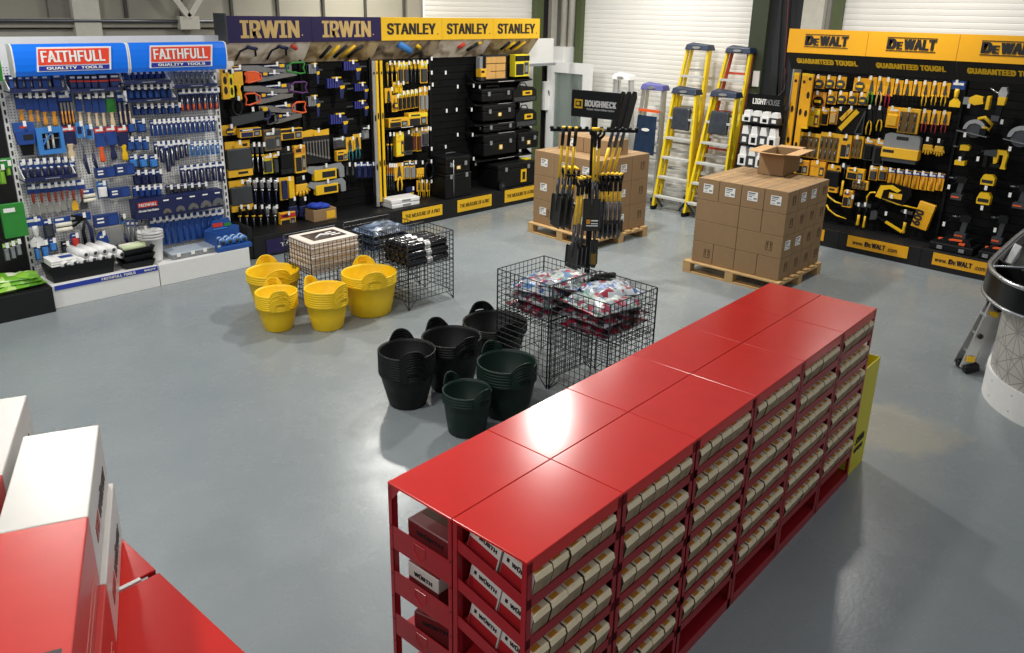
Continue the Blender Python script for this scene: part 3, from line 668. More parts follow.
# black plinth and bays behind the purple and yellow headers
slat = mat('black_slatwall', '0A0B0C', .8, var=.05, spec=.2)
def slat_panel(axis, at, a0, a1, top):
    m = MB(); z = .22; B = (lambda p, q, r, t, u, v, k: m.box((p, r, u), (q, t, v), k)) if axis == 'y' else (lambda p, q, r, t, u, v, k: m.box((r, p, u), (t, q, v), k))
    while z < top - .04:
        B(a0+.004, a1-.004, at, at+.03, z, min(z+.092, top), slat); z += .1
    B(a0+.004, a1-.004, at+.022, at+.05, .2, top, blackm); return m
BX = [4.42, 5.48, 6.52, 7.55, 8.55, 9.38]
BL = ['black slatted bay of saws and screwdrivers', 'black slatted bay of clamps and long levels', 'black slatted bay crowded with yellow hand tools', 'nearly empty black slatted bay with two stacked tool boxes', 'black slatted bay of tool cases and bags']
for i in range(5):
    g2 = thing('display_bay', BL[i], 'shop display', (0, 0, 0), 0, 'black bays on the left wall')
    slat_panel('y', 9.2, BX[i], BX[i+1], 2.28).build('back_panel', g2)
    MB().box((BX[i], 8.71, 0), (BX[i+1]-.003, 9.2, .27), blackm).build('plinth', g2, bevel=.003)
    for x in ((BX[i],) if i < 4 else (BX[i], BX[5])): MB().box((x-.015, 9.17, .2), (x+.015, 9.26, 2.5), black).build('upright', g2)
    if i == 0: MB().box((4.36, 8.72, .02), (4.42, 9.24, .4), blackm).build('end_panel', g2)
graph = []
def graphic_material(name, a, b, c):
    m = bpy.data.materials.new(name); m.use_nodes = True; nt = m.node_tree; N = nt.nodes; L = nt.links; p = N['Principled BSDF']
    tc = N.new('ShaderNodeTexCoord'); n = N.new('ShaderNodeTexNoise'); n.inputs['Scale'].default_value = 3.2; n.inputs['Detail'].default_value = 3; n.inputs['Distortion'].default_value = 1.2
    L.new(tc.outputs['Object'], n.inputs['Vector']); r = N.new('ShaderNodeValToRGB'); L.new(n.outputs['Fac'], r.inputs['Fac'])
    r.color_ramp.elements[0].position = .38; r.color_ramp.elements[0].color = lin(a); r.color_ramp.elements[1].position = .62; r.color_ramp.elements[1].color = lin(c)
    e = r.color_ramp.elements.new(.5); e.color = lin(b); L.new(r.outputs['Color'], p.inputs['Base Color']); p.inputs['Roughness'].default_value = .35; return m
gm = [graphic_material('photo_print_pale', '8C7A66', 'CDBDA6', 'E6DACA'), graphic_material('photo_print_wood', '6B5638', 'A38A62', 'C8B48C'), graphic_material('photo_print_dark', '2A2420', '8A7A66', 'B8A488')]
def header(x0, x1, face, text, ink, label, group, gi, sy, tw=.66):
    h = thing('header_sign', label, 'sign', ((x0+x1)/2, 8.98, 2.63), 0, group); w = x1 - x0
    MB().box((-w/2+.002, -.02, -.145), (w/2-.002, .02, .145), face).build('board', h)
    lettering(h, text, ink, (-.01, -.022, .0), w*tw, sy, bold=.042 if gi < 2 else .04)
    # printed picture panel sloping back under the board
    p = [(-w/2+.002, -.0, -.15), (w/2-.002, -.0, -.15), (w/2-.002, .22, -.4), (-w/2+.002, .22, -.4)]
    pn = MB(); pn.hexa(p, [(a, b+.015, c+.01) for a, b, c in p], gm[gi % 3]).build('picture_panel', h)
    sl = Vector((0, .22, -.25)).normalized(); nn = Vector((0, -.25, -.22)).normalized()
    at = lambda x, t, o=.006: Vector((x, 0, -.15)) + sl * t + nn * o
    m = MB(); pr = [yel2, blackm, navy, yel2, blackm][gi]
    if gi == 0:
        for cx in (-.3, .1):
            m.tube([at(cx-.08, .26), at(cx-.06, .12), at(cx+.02, .07), at(cx+.12, .1), at(cx+.16, .2)], .012, blackm, 6); m.tube([at(cx, .05), at(cx+.14, .09)], .02, navy, 6)
        m.tube([at(.28, .04), at(.36, .1)], .025, redc, 6)
    elif gi == 1:
        for k in range(5): m.tube([at(-.3 + k*.1, .26), at(-.22 + k*.12, .06)], .022, yel2 if k % 2 else blackm, 6)
    elif gi == 2:
        m.tube([at(-.2, .05), at(-.06, .12), at(.06, .18)], .05, lblue, 8); m.tube([at(.12, .08), at(.2, .13)], .03, yel2, 6)
    elif gi == 3:
        m.tube([at(-.1, .15), at(-.02, .06)], .03, redc, 6); m.tube([at(.1, .2), at(.24, .06)], .028, blackm, 6); m.tube([at(.2, .1), at(.3, .05)], .02, yel2, 6)
    else:
        for k in range(4): m.tube([at(-.2 + k*.1, .2), at(-.1 + k*.11, .05)], .022, yel2 if k % 2 else blackm, 6)
    m.build('printed_tool', h)
    if face != yellow: MB().box((w*.5*tw+.02, -.024, -.075), (w*.5*tw+.035, -.02, -.06), ink).build('registered_mark', h)
    return h
pur = mat('header_purple', '241A4A', .35); hyel = mat('header_yellow', 'EDBB22', .4, var=.02)
HX = [4.46, 5.54, 6.57, 7.6, 8.58, 9.58]
header(HX[0], HX[1], pur, 'IRWIN', tan, 'dark purple header with gold letters, beside the curved blue signs', 'purple headers', 0, .195, .7)
header(HX[1], HX[2], pur, 'IRWIN', tan, 'dark purple header with gold letters, beside the yellow headers', 'purple headers', 1, .195, .7)
for i in (2, 3, 4):
    header(HX[i], HX[i+1], hyel, 'STANLEY', inkk, ['yellow header next to the purple sign', 'middle one of the three yellow headers on the left', 'last yellow header, over the black tool cases'][i-2] , 'yellow headers of the left wall', i, .145, .8)
MB().box((-.02, -.02, -.16), (.0, .26, .17), dgrey).build('end_bracket', thing('sign_bracket', 'dark grey end bracket of the first purple header', 'bracket', (HX[0]-.0, 8.98, 2.63)))
def plinth_card(x0, x1, z0, z1, text, face, ink, label, group=None, y=8.706, tw=.86, hh=.055):
    c = thing('plinth_card', label, 'sign', ((x0+x1)/2, y, (z0+z1)/2), 0, group)
    MB().box((-(x1-x0)/2, -.004, -(z1-z0)/2), ((x1-x0)/2, 0, (z1-z0)/2), face).build('card', c)
    lettering(c, text, ink, (0, -.005, 0), (x1-x0)*tw, hh, bold=.012, depth=.002); return c
plinth_card(6.64, 7.36, .08, .235, 'THE MEASURE OF A PRO', hyel, inkk, 'yellow card on the black plinth below the white boxes', 'yellow plinth cards')
plinth_card(7.65, 8.34, .065, .245, 'THE MEASURE OF A PRO', hyel, inkk, 'yellow card on the black plinth below the two stacked tool boxes', 'yellow plinth cards')
plinth_card(8.62, 9.32, .065, .255, 'THE MEASURE OF A PRO', hyel, inkk, 'yellow card on the black plinth below the big wheeled chest', 'yellow plinth cards')
plinth_card(4.58, 5.34, .03, .21, 'TAURUS', pur, paper, 'dark purple card on the plinth behind the yellow tubs', None, tw=.5, hh=.05)

# green and black bay at the far left
g3 = thing('display_bay', 'black display bay with green header at the far left edge', 'shop display')
MB().box((.6, 8.92, .05), (2.09, 8.98, 2.5), blackm).build('back_panel', g3)
MB().box((.6, 8.4, 0), (2.13, 8.9, .25), blackm).build('plinth', g3, bevel=.004)
MB().prism([(-.03, -.13), (-.06, 0), (-.03, .13), (.15, .13), (.15, -.13)], .9, 2.1, green, 'x', Matrix.Translation((0, 8.72, 2.32))).build('header_panel', g3)
fg = Wall('y', 8.72)
fg.put('box', [(-2, 203, 22, 238)], 'green hanging card pack on the black bay', 'box', hooks=False, body=green, head=green, d=.04, pic=False)
fg.put('pack', [(2, 243, 7, 261), (8, 241, 13, 259), (14, 239, 19, 256)], 'green tool packs below the green card', 'tool pack', body=dgrey, head=lgreen, item=grey)
fg.put('pack', [(-3, 165, 3, 185), (4, 161, 9, 176)], 'pale green packs above the green card', 'tool pack', body=lgreen, head=paper, item=lgreen)
fg.put('box', [(-3, 158, 10, 167)], 'green strip pack beside the white upright', 'box', hooks=False, body=green, head=green, d=.04, pic=False)
# tool wall on the right
DY = [5.16, 4.14, 3.12, 2.10, 1.08]
DL = ['black bay of yellow levels and tape measures on the right', 'black bay of pliers and bit sets on the right', 'black bay of power tools on the right']
for i in range(3):
    g4 = thing('display_bay', DL[i], 'shop display', (0, 0, 0), 0, 'black bays on the right wall')
    slat_panel('x', 10.75, DY[i+1], DY[i], 2.3).build('back_panel', g4)
    MB().box((10.27, DY[i+1]+.003, 0), (10.75, DY[i], .235), blackm).build('plinth', g4, bevel=.003)
    for y in ((DY[i],) if i < 2 else (DY[i], DY[i+1])): MB().box((10.72, y-.015, .2), (10.82, y+.015, 2.6), black).build('upright', g4)
    if i == 0: MB().box((10.5, 5.175, .235), (10.8, 5.19, 2.4), alu).build('end_panel', g4)
def dheader(y0, y1, label):
    h = thing('header_sign', label, 'sign', (10.22, (y0+y1)/2, 2.59), -pi/2, 'yellow headers of the right wall'); w = y0 - y1
    MB().box((-w/2+.003, -.02, -.145), (w/2-.003, .02, .145), mat('tool_yellow', 'F0AE1C', .4, var=.02)).build('board', h)
    lw = .56; x0 = -lw/2
    lettering(h, 'D', inkk, (x0+.06, -.023, .012), .11, .118, bold=.07); lettering(h, 'E', inkk, (x0+.152, -.023, -.004), .068, .086, bold=.07)
    lettering(h, 'WALT', inkk, (x0+.378, -.023, .012), .36, .118, bold=.07)
    MB().box((x0, -.024, .08), (x0+lw, -.02, .088), inkk).box((x0, -.024, -.068), (x0+lw, -.02, -.06), inkk).build('logo_line', h)
    p = [(-w/2+.003, 0, -.15), (w/2-.003, 0, -.15), (w/2-.003, .16, -.36), (-w/2+.003, .16, -.36)]
    s = MB(); s.hexa(p, [(a, b+.015, c+.01) for a, b, c in p], blackm); pn = s.build('slogan_panel', h)
    ang = math.atan2(.16, .21); fm = Matrix.Rotation(-ang, 3, 'X') @ Matrix.Identity(3)
    fm = Matrix(((1, 0, 0), (0, cos(ang), -sin(ang)), (0, sin(ang), cos(ang))))
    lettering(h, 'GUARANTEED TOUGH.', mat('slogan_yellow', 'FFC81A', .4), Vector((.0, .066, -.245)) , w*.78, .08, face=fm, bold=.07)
    return h
D0 = 5.16
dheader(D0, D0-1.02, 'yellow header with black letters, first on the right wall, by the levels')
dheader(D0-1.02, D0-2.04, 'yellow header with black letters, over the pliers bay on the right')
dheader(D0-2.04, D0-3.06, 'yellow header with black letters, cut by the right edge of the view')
def dcard(px0, px1, label):
    a = onX(px0[0], px0[1], 10.265); b = onX(px1[0], px1[1], 10.265); w = a.y - b.y
    c = thing('plinth_card', label, 'sign', (10.266, (a.y+b.y)/2, .145), -pi/2, 'yellow web address cards')
    MB().box((-w/2, -.004, -.075), (w/2, 0, .075), MATS['tool_yellow']).build('card', c)
    if w > .3:
        lettering(c, 'www.', inkk, (-.24, -.005, -.012), .14, .035, bold=.02, depth=.002); lettering(c, 'D', inkk, (-.13, -.005, 0), .05, .062, bold=.06, depth=.002); lettering(c, 'E', inkk, (-.087, -.005, -.008), .03, .044, bold=.06, depth=.002)
        lettering(c, 'WALT', inkk, (.02, -.005, 0), .17, .062, bold=.06, depth=.002); lettering(c, '.com', inkk, (.19, -.005, -.012), .12, .04, bold=.02, depth=.002)
    return c
dcard((816, 233), (824, 236), 'sliver of yellow card on the black plinth behind the pallet boxes')
dcard((847.5, 240), (908, 252), 'whole yellow web address card on the right plinth')
dcard((933, 256), (994, 270), 'yellow web address card partly behind the round counter')
# ---------------------------------------------------------------- stock on the white bays
W1 = Wall('y', 8.86); P1 = W1.put
def strip(wall, l, r, t, b, label, text=True, face=None, ext=.2):
    """shelf on brackets with a price strip along its front"""
    A = wall.pt(l, t); B = wall.pt(r, t); w = (B-A).length; h = A.z - wall.pt(l, b).z
    s = thing('shelf', label, 'shelf', tuple((A+B)/2), wall.rz)
    MB().box((-w/2, 0, -h), (w/2, ext, -h+.012), navy if face is None else blackm).build('board', s)
    MB().box((-w/2, -.006, -h), (w/2, 0, 0), face or navy).box((-w*.12, -.008, -h*.65), (w*.16, -.006, -h*.4), grey if face is None else paper).build('price_strip', s)
    for x in (-w/2+.006, w/2-.006): MB().prism([(0, -h), (ext, -h-.05), (ext, .1), (ext-.03, .1), (.02, 0)], x-.004, x+.004, white if face is None else black, 'x').build('bracket', s)
    return s
WS = Wall('y', 8.72)
strip(WS, 9, 65, 88, 92, 'navy edged shelf under the topmost dark packs, left half')
strip(WS, 69, 121, 88, 91.5, 'navy edged shelf under the red striped packs')
strip(WS, 123, 171, 80.5, 83.5, 'navy edged shelf just below the second blue header')
strip(WS, 174, 217, 84, 87, 'navy edged shelf under the silver drill bits')
strip(WS, 127, 177, 98.5, 101.5, 'second navy edged shelf on the drill bit bay')
strip(WS, 24, 77, 176, 180, 'navy edged shelf between the bottles and the scrapers')
PK = 'tool pack'
P1('box', [(4.5,75,12,88),(13.5,75,20.5,88),(21,75,28,88),(28.5,74,36.5,88),(37,74,47,88),(48,73,60.5,87)], 'navy packs standing on the top left shelf', 'tool pack', hooks=False, body=navy, head=blue, d=.1)
P1('stripebox', [(65,74,71.5,88),(72,74,79,88),(79.5,74,86,88),(86.5,74,93.5,88),(94,73,103.5,88),(105,73,115.5,87)], 'red striped navy packs on the top shelf', 'tool pack', hooks=False)
P1('brush', [(13.5,94,21.5,122),(22.5,94,31,123),(31,94,36.5,122),(37,94,45,125),(45.5,93,55,126)], 'orange handled paint brush packs', 'paint brush', handle=owood)
P1('multibrush', [(56,92,70.5,126)], 'set of orange handled brushes in one wide pack', 'brush set', handle=owood)
P1('brush', [(73.5,95,80,124),(82,95,89,125),(90,94,96,127),(97,94,103,128)], 'cream handled paint brush packs', 'paint brush', handle=cwood)
P1('brush', [(104,93,113,127)], 'cream handled brush in a green edged sleeve', 'paint brush', sleeve=green, handle=cwood)
P1('multibrush', [(115,92,128,126)], 'set of cream handled brushes in one wide pack', 'brush set', handle=cwood, n=3)
P1('bigbrush', [(11,122,32,155)], 'big blue pack of three wide black bristle brushes', 'brush set')
P1('window', [(33,127,60,154)], 'light blue window box with two rollers inside', 'roller set')
P1('brush', [(59.5,126,73.5,160)], 'navy and red pack with a cream wooden handle', 'brush', sleeve=navy, handle=cwood, band=redc)
P1('frames', [(73.5,122,82,175),(83,125,92,172)], 'oval blue cards with wire roller frames', 'roller tool')
P1('brush', [(92.5,127,103,163)], 'red striped pack with an orange and cream tool', 'brush', sleeve=blue, handle=orange, band=redc)
P1('brush', [(103.5,126,115,160)], 'red striped pack with a dark blue handled tool', 'brush', sleeve=blue, handle=navy, band=redc)
P1('brush', [(115.5,126,126,161)], 'red striped pack with a yellow handled tool', 'brush', sleeve=navy, handle=yel2, band=redc)
P1('bottle', [(x, 160.5-i*.45, x+6.2, 177-i*.45) for i, x in enumerate((18.5,25.5,32.5,39.3,46.2,53.5,60.5,67.5))], 'navy bottles with white caps on the left bay', 'bottle', hd=.02)
P1('scraper', [(26,184.5,35,214),(35,184,42.5,213.5),(42.5,183.5,50,212.5),(50,182.5,56,212),(56,182,63,211)], 'red handled scrapers with steel blades', 'scraper')
P1('scraper', [(63,181.5,67,208)], 'narrow red handled scraper sixth along the row', 'scraper')
P1('scraper', [(67,181,74.5,211)], 'red handled scraper with a yellow blade', 'scraper', blade=yellow)
P1('scraper', [(75,180,84,209)], 'red handled scraper with a dark blade', 'scraper', blade=dgrey)
P1('rollers', [(80.5,189,93.5,202)], 'pair of white rollers under the wire frames', 'roller pack', hooks=False)
P1('rollers', [(53,217,69.5,231.5)], 'pair of white rollers under the yellow bladed scraper', 'roller pack', hooks=False)
P1('sleevebox', [(93,167,112.5,179)], 'blue box with orange corner, left one under the red packs', 'box', hooks=False)
P1('sleevebox', [(113,163.5,131.5,177)], 'blue box with orange corner below the yellow handled tool', 'box', hooks=False)
P1('pack', [(95.5,181,106.5,199)], 'blue card with a white dial beside the roller pair', 'tool pack', body=blue, head=lblue, item=paper)
P1('sleevebox', [(107,187,127.5,198.5)], 'long blue roller box, upper one', 'roller pack', hooks=False)
P1('sleevebox', [(91.5,213.5,116,227)], 'long blue roller box above the white rolls', 'roller pack', hooks=False)
P1('scraper', [(24,217,41,247)], 'blue card holding a white squeegee', 'squeegee', handle=whitep, blade=whitep)
P1('pack', [(41,219,52,238)], 'navy pack next to the white squeegee', 'tool pack', body=navy, head=blue, item=dgrey)
P1('pack', [(32.5,243,38,260),(39,240,47.5,260),(47.5,238,55.5,251)], 'small navy packs under the squeegee', 'tool pack', body=navy, head=blue, item=lblue)
P1('shears', [(70,213,92,248)], 'black bladed shears fanned out above the white rolls', 'shears')
P1('pack', [(60.5,241,69,257)], 'dark pack left of the red and blue pack', 'tool pack', body=black, head=black, item=dgrey)
P1('pack', [(69.5,233,78.5,247)], 'red and blue pack just above the white rolls', 'tool pack', body=blue, head=blue, item=redc)
P1('fan', [(94.5,231,107,243)], 'blue half round card above the white rolls', 'tool pack')
P1('frames', [(118,214,124,246)], 'cream handled wire roller frame by the trays', 'roller tool')
P1('brush', [(118.5,212.5,123.5,228)], 'cream wooden roller handle beside the long blue box', 'roller tool', hooks=False, sleeve=steel, handle=cwood)
P1('bit', [(x, 219, x+3, 246) for x in (125.5, 130, 134.5)], 'long grey rods behind the stacked trays', 'extension rod', card=grey, hooks=False)
P1('pack', [(137.5,226,147,241)], 'clear pack above the white buckets', 'tool pack', body=paper, head=steel, item=grey)
# drill bit bay
P1('pack', span(122.5, 165, 7, 71, 80.5, t2=69.5), 'small navy packs under the second header', PK, item=blue)
P1('bit', span(172, 213.5, 8, 68.5, 83.5), 'silver drill bits under the second header', 'drill bit', card=grey)
P1('pack', span(125.5, 171, 7, 86, 99, t2=85), 'navy packs on the second row', PK, item=mblue)
P1('bit', span(177, 217.5, 7, 90, 111, t2=88.5), 'orange tipped navy packs below the silver bits', 'drill bit', tip=orange)
P1('pack', span(131.5, 179.5, 7, 105, 115, t2=103.5), 'blue packs on the third row', PK, item=blue)
P1('pack', span(125, 145, 2, 119.5, 132.5), 'wide navy packs on the fourth row', PK, item=mblue)
P1('bit', span(149, 214.5, 14, 120.5, 136, t2=116.5, b2=131.5), 'slim blue bits in the longest row', 'drill bit', card=blue)
P1('pack', span(125, 148, 3, 137.5, 150), 'wide navy packs on the fifth row', PK, item=mblue)
P1('bit', [(153+i*5, 142-i*.3, 157.3+i*5, (158, 163, 172, 166, 160, 158, 157)[i]) for i in range(7)], 'mixed length bits under the longest row', 'drill bit', card=navy, bit=steel)
P1('bit', span(189, 219, 6, 142.5, 156, t2=140.5), 'clear faced bits at the right edge', 'drill bit', card=lblue)
P1('pack', span(127, 157.5, 3, 155, 168), 'wide navy packs on the sixth row', PK, item=lblue)
P1('pack', span(131.5, 161, 4, 171, 184.5, t2=169.5), 'navy packs on the seventh row', PK, item=navy)
P1('bit', span(178.5, 222.5, 7, 166.5, 184, t2=161.5, b2=181), 'short and long bits above the saw blade sign', 'drill bit', card=navy)
P1('pack', span(131, 160.5, 5, 186.5, 197.5, t2=184.5), 'small navy packs just above the saw blade sign', PK, item=blue)
P1('pack', span(164.5, 206, 6, 185.5, 193.5, t2=182), 'small blue packs resting over the saw blade sign', PK, item=dgrey)
sg = W1.fit(133, 201.5, 223, 214)
hs = thing('display_header', 'navy saw blade display header with five silver half discs', 'sign', (onY(134, 202, 8.76).x + .0, 8.72, 0))
a = onY(134, 202, 8.72); b = onY(221.5, 188.5, 8.72); hb = a.z - onY(135, 221, 8.72).z
hs.location = ((a.x+b.x)/2, 8.72, (a.z+b.z)/2); w = b.x - a.x
MB().box((-w/2, -.01, -hb), (w/2, .14, 0), navy).build('box', hs)
for i in range(5):
    x = -w*.16 + w*.15*i; rr = .045 + .007*i; MB().prism([(x + rr*cos(R(t)), -hb*.86 + rr*1.15*sin(R(t))) for t in range(0, 181, 12)], -.016, -.01, steel).prism([(x + rr*.35*cos(R(t)), -hb*.86 + rr*.4*sin(R(t))) for t in range(0, 181, 20)], -.02, -.016, dsteel).build('blade_picture', hs)
    MB().box((x-.03, -.012, -hb*.2), (x+.03, -.01, -hb*.13), paper).build('caption', hs)
MB().box((-w*.47, -.014, -hb*.38), (-w*.26, -.01, -hb*.12), redc).build('badge', hs)
lettering(hs, 'FAITHFULL', paper, (-w*.365, -.016, -hb*.25), w*.19, .03); lettering(hs, 'Circular Saw Blades', paper, (-w*.36, -.013, -hb*.56), w*.22, .022)
P1('bit', span(148, 222, 12, 218, 248, t2=209, b2=235, gap=.06), 'blue bladed packs hanging under the saw blade sign', 'blade pack', card=mblue, bit=blue)
# things on the white deck
def tray(loc, w, d, h, label, rz=0, grp=None):
    t = thing('paint_tray', label, 'tray', loc, rz, grp)
    o = .028; m = MB(); A = lambda i, z, dz=0: [(-w/2+i, -d/2+i, z), (w/2-i, -d/2+i, z), (w/2-i, d/2-i, z+dz), (-w/2+i, d/2-i, z+dz)]
    out = A(0, h); bot = A(o, 0); inn = A(.014, h); ib = A(o+.008, .012)
    vs = bot + out + inn + ib; f = [(3,2,1,0)]
    for k in range(3):
        for i in range(4): j = (i+1) % 4; f.append((k*4+i, k*4+j, k*4+4+j, k*4+4+i))
    f.append((12,13,14,15)); m.add(vs, f, black); m.build('tray', t)
    m = MB()
    for i in range(9): m.bar((-w*.36 + w*.09*i, -d*.3, .016), (-w*.36 + w*.09*i, d*.3, .016), .012, .008, dgrey)
    m.build('ribs', t); return t
tray((2.48, 8.68, .236), .62, .3, .16, 'long black paint tray heaped with white rolls')
def roll(p, q, r, label):
    a = thing('roll', label, 'roller sleeve', tuple((Vector(p)+Vector(q))/2), 0, 'white rolls in the long black tray'); M = Matrix.Translation(-(Vector(p)+Vector(q))/2)
    MB().cyl(p, q, r, mat('wrapped_white', 'F1F0EE', .35, bump=.05, bscale=30), 14).xf(M).build('sleeve', a)
    d = (Vector(p)-Vector(q)).normalized(); MB().cyl(Vector(p) - d*.002, Vector(p) + d*.003, r*.45, dgrey, 12).xf(M).build('core', a)
k = 0
for row, (n, z, x0) in enumerate(((7, .41, 2.27), (4, .475, 2.47))):
    for i in range(n):
        x = x0 + .09*i; roll((x+.05, 8.54, z), (x-.02, 8.78, z+.02), .043, ('%s from left of the white rolls, %s layer' % (ORD[i], ('lower', 'upper')[row])) if i else 'leftmost of the white rolls, %s layer' % ('lower', 'upper')[row])
pl = thing('flat_pack', 'flat white packs with blue print at the left end of the rolls', 'tool pack', (2.3, 8.66, .4)); 
for j in range(3): MB().box((-.11, -.12, .002+.022*j), (.14, .12, .022+.022*j), paper).build('pack', pl, bevel=.006)
MB().box((.0, -.06, .068), (.12, .03, .07), blue).build('print', pl)
for j in range(3): tray((3.03, 8.66, .237 + .072*j), .33, .3, .07, ['lowest', 'middle', 'topmost'][j] + ' of three black trays beside the white bucket', R(4*j-4), 'stacked black trays')
for j, c in enumerate((cream, mat('pale_green_fibre', 'D8E6B8', .85))):
    a = thing('roller_sleeve', ['cream roller sleeve on the stacked trays, farther one', 'pale green roller sleeve on the stacked trays'][j], 'roller sleeve', (3.02 + .0*j, 8.7 - .07*j, .44)); MB().cyl((-.12, 0, 0), (.12, .01, 0), .035, c, 14).build('sleeve', a); MB().cyl((-.125, 0, 0), (-.119, 0, 0), .018, grey, 10).build('core', a)
for j in range(3):
    bk = thing('bucket', ['lowest', 'middle', 'topmost'][j] + ' of the nested white buckets on the deck', 'bucket', (3.235, 8.7, .237 + .03*j), 0, 'nested white buckets')
    MB().lathe([(.0, 0), (.095, 0), (.098, .02), (.118, .25), (.132, .252), (.132, .272), (.122, .275), (.112, .25), (.09, .012), (0, .01)], whitep, 28, cap=False).build('pail', bk)
    MB().tube([(.133*cos(R(a)), -.01-.133*abs(sin(R(a))), .255 - .035*sin(R(a))) for a in range(180, 361, 15)], .003, steel, 5).build('handle', bk)
for j, (x, w) in enumerate(((3.53, .3), (3.83, .3))):
    b_ = thing('organiser_box', ['clear lidded flat box beside the white buckets', 'clear lidded flat box beside the blue counter display'][j], 'box', (x, 8.68, .237))
    MB().box((-w/2, -.13, 0), (w/2, .13, .05), grey).build('tray', b_, bevel=.006); MB().box((-w/2-.004, -.134, .05), (w/2+.004, .134, .07), mat('frosted_lid', 'B9C3CA', .25)).build('lid', b_, bevel=.006)
    for xx in (-.08, .08): MB().box((xx-.02, -.142, .03), (xx+.02, -.132, .065), paper).build('latch', b_)
cd = thing('counter_display', 'blue counter display box at the right end of the white deck', 'counter display', (4.09, 8.66, .237))
MB().box((-.22, -.17, 0), (.2, .17, .05), mblue).build('tray', cd, bevel=.004)
MB().prism([(-.22, .04), (-.22, .2), (-.14, .23), (-.12, .3), (.08, .31), (.12, .22), (.2, .2), (.2, .04)], .12, .14, mblue).build('header', cd)
MB().box((-.12, .112, .22), (.0, .12, .265), redc).box((-.12, .112, .19), (.05, .12, .205), lblue).build('badge', cd)
MB().box((.02, .113, .215), (.1, .12, .25), green).build('picture', cd)
MB().prism([(-.17, .05), (.12, .05), (.12, .19), (-.17, .24)], -.222, -.214, mblue, 'x').build('side', cd)
for r_ in range(2):
    for i in range(4):
        a = thing('tape_roll', ORD[i] + ' from left of the striped rolls, ' + ['front', 'back'][r_] + ' row of the blue display', 'roll', (4.09 - .12 + .085*i + (.01 if r_ else 0), 8.58 + .09*r_, .29), 0, 'striped rolls in the blue counter display')
        MB().cyl((0, -.04, .04), (0, .04, .04), .04, lblue, 12).build('wrap', a); MB().cyl((0, -.044, .04), (0, -.038, .04), .026, dgrey, 12).cyl((0, -.02, .04), (0, .0, .04), .0405, paper, 12).build('core', a)

# ---------------------------------------------------------------- stock on the black bays of the left wall
W2 = Wall('y', 9.1); P2 = W2.put
P2('level', [(219,69,226,99)], 'short yellow boxed level beside the white bay', 'level', body=yellow, end=yellow)
P2('level', [(226.5,70,231.5,99)], 'slim yellow boxed level, second from the white bay', 'level', body=byellow, end=black)
P2('brush', [(231.5,66,241,101)], 'yellow and navy knife pack on the saw bay', 'knife', sleeve=yellow, handle=yel2, band=navy)
P2('ring', [(229,97,241,116)], 'black coil hanging under the yellow knife pack', 'coil')
P2('saw', [(241,63,304,75)], 'panel saw with a green handle', 'saw', hc=green)
P2('saw', [(244,71,296,82)], 'panel saw with a solid orange handle at its left', 'saw', hc=orange, flip=True, solid=True)
P2('saw', [(243,83,306,95)], 'panel saw with a purple handle', 'saw', hc=purple)
P2('saw', [(244,92,292,104)], 'panel saw with an orange and black handle at its left', 'saw', hc=orange, flip=True)
P2('saw', [(258,103,305,114)], 'panel saw with an orange handle at its right', 'saw', hc=orange)
P2('saw', [(266,113,301,123)], 'short saw with a black handle at its left', 'saw', hc=dgrey, flip=True)
P2('flatbar', [(229,108,269,125)], 'dark flat bar with a yellow buttoned grip', 'pry bar')
P2('tape', [(220,125,236,135)], 'yellow tape measure at the left of the saw bay', 'tape measure', ring=navy)
P2('box', [(236,127.5,258,137)], 'long yellow box beside the yellow tape measure', 'box', hooks=False, body=yellow, head=navy, d=.08)
P2('pouch', [(224,141,248.5,177)], 'black kneepad pack with yellow bands, upper one', 'kneepads')
P2('pouch', [(228,180,249.5,211)], 'black kneepad pack with yellow bands, lower one', 'kneepads')
P2('screwdriver', span(248, 263, 3, 143, 172), 'grey handled chisels beside the upper kneepads', 'chisel', grip=dgrey, shaft=steel, coll=yel2)
P2('box', [(261.5,129,277.5,150)], 'brown backed box of bottles beside the long yellow box', 'box', body=mat('brown_card', '7A6440', .6), head=dgrey, lab=paper)
P2('box', [(278,128,300,139.5)], 'wide yellow box above the black holster', 'box', body=yellow, head=blackm, lab=inkk)
P2('pack', [(262,154,271.5,173)], 'bright yellow card below the brown box', 'tool pack', body=byellow, head=yellow, item=dgrey)
P2('pack', [(272,152,277,174)], 'thin black pack beside the bright yellow card', 'tool pack', body=black, head=yellow, item=dgrey)
P2('pouch', [(278,147,291,174)], 'black holster pack below the wide yellow box', 'holster', body=black, band=blackm)
P2('box', [(291.5,145,302.5,172.5)], 'tall amber box beside the black holster', 'box', body=yellow, head=owood, lab=inkk)
P2('screwdriver', span(243, 277.5, 5, 178.5, 205), 'navy handled tools beside the lower kneepads', 'screwdriver', grip=steel, shaft=navy, coll=steel)
P2('hangbag', [(278.5,177,293,199)], 'yellow card with a navy glove', 'gloves')
P2('glove', [(292.5,176,307,197)], 'yellow and black glove pack', 'gloves')
P2('screwdriver', span(234.5, 262, 4, 205, 230), 'yellow collared black drivers at the bottom', 'screwdriver', grip=black, shaft=dsteel, coll=yel2)
P2('screwdriver', span(262, 277, 2, 205, 230), 'silver drivers beside the yellow collared ones', 'screwdriver', grip=steel, shaft=dsteel, coll=steel)
P2('box', [(277.5,211.5,293,228.5)], 'yellow and red box at the bottom of the saw bay', 'box', body=yellow, head=redc, lab=inkk)
P2('glove', [(286,197,296,221),(297,197,306,220)], 'dark blue gloves at the bottom', 'gloves', body=navy, cuff=black)
cb_ = thing('cardboard_box', 'cardboard box with blue cloths on the black plinth', 'box', tuple(onY(320, 224, 9.0)))
cb_.location.z = .271
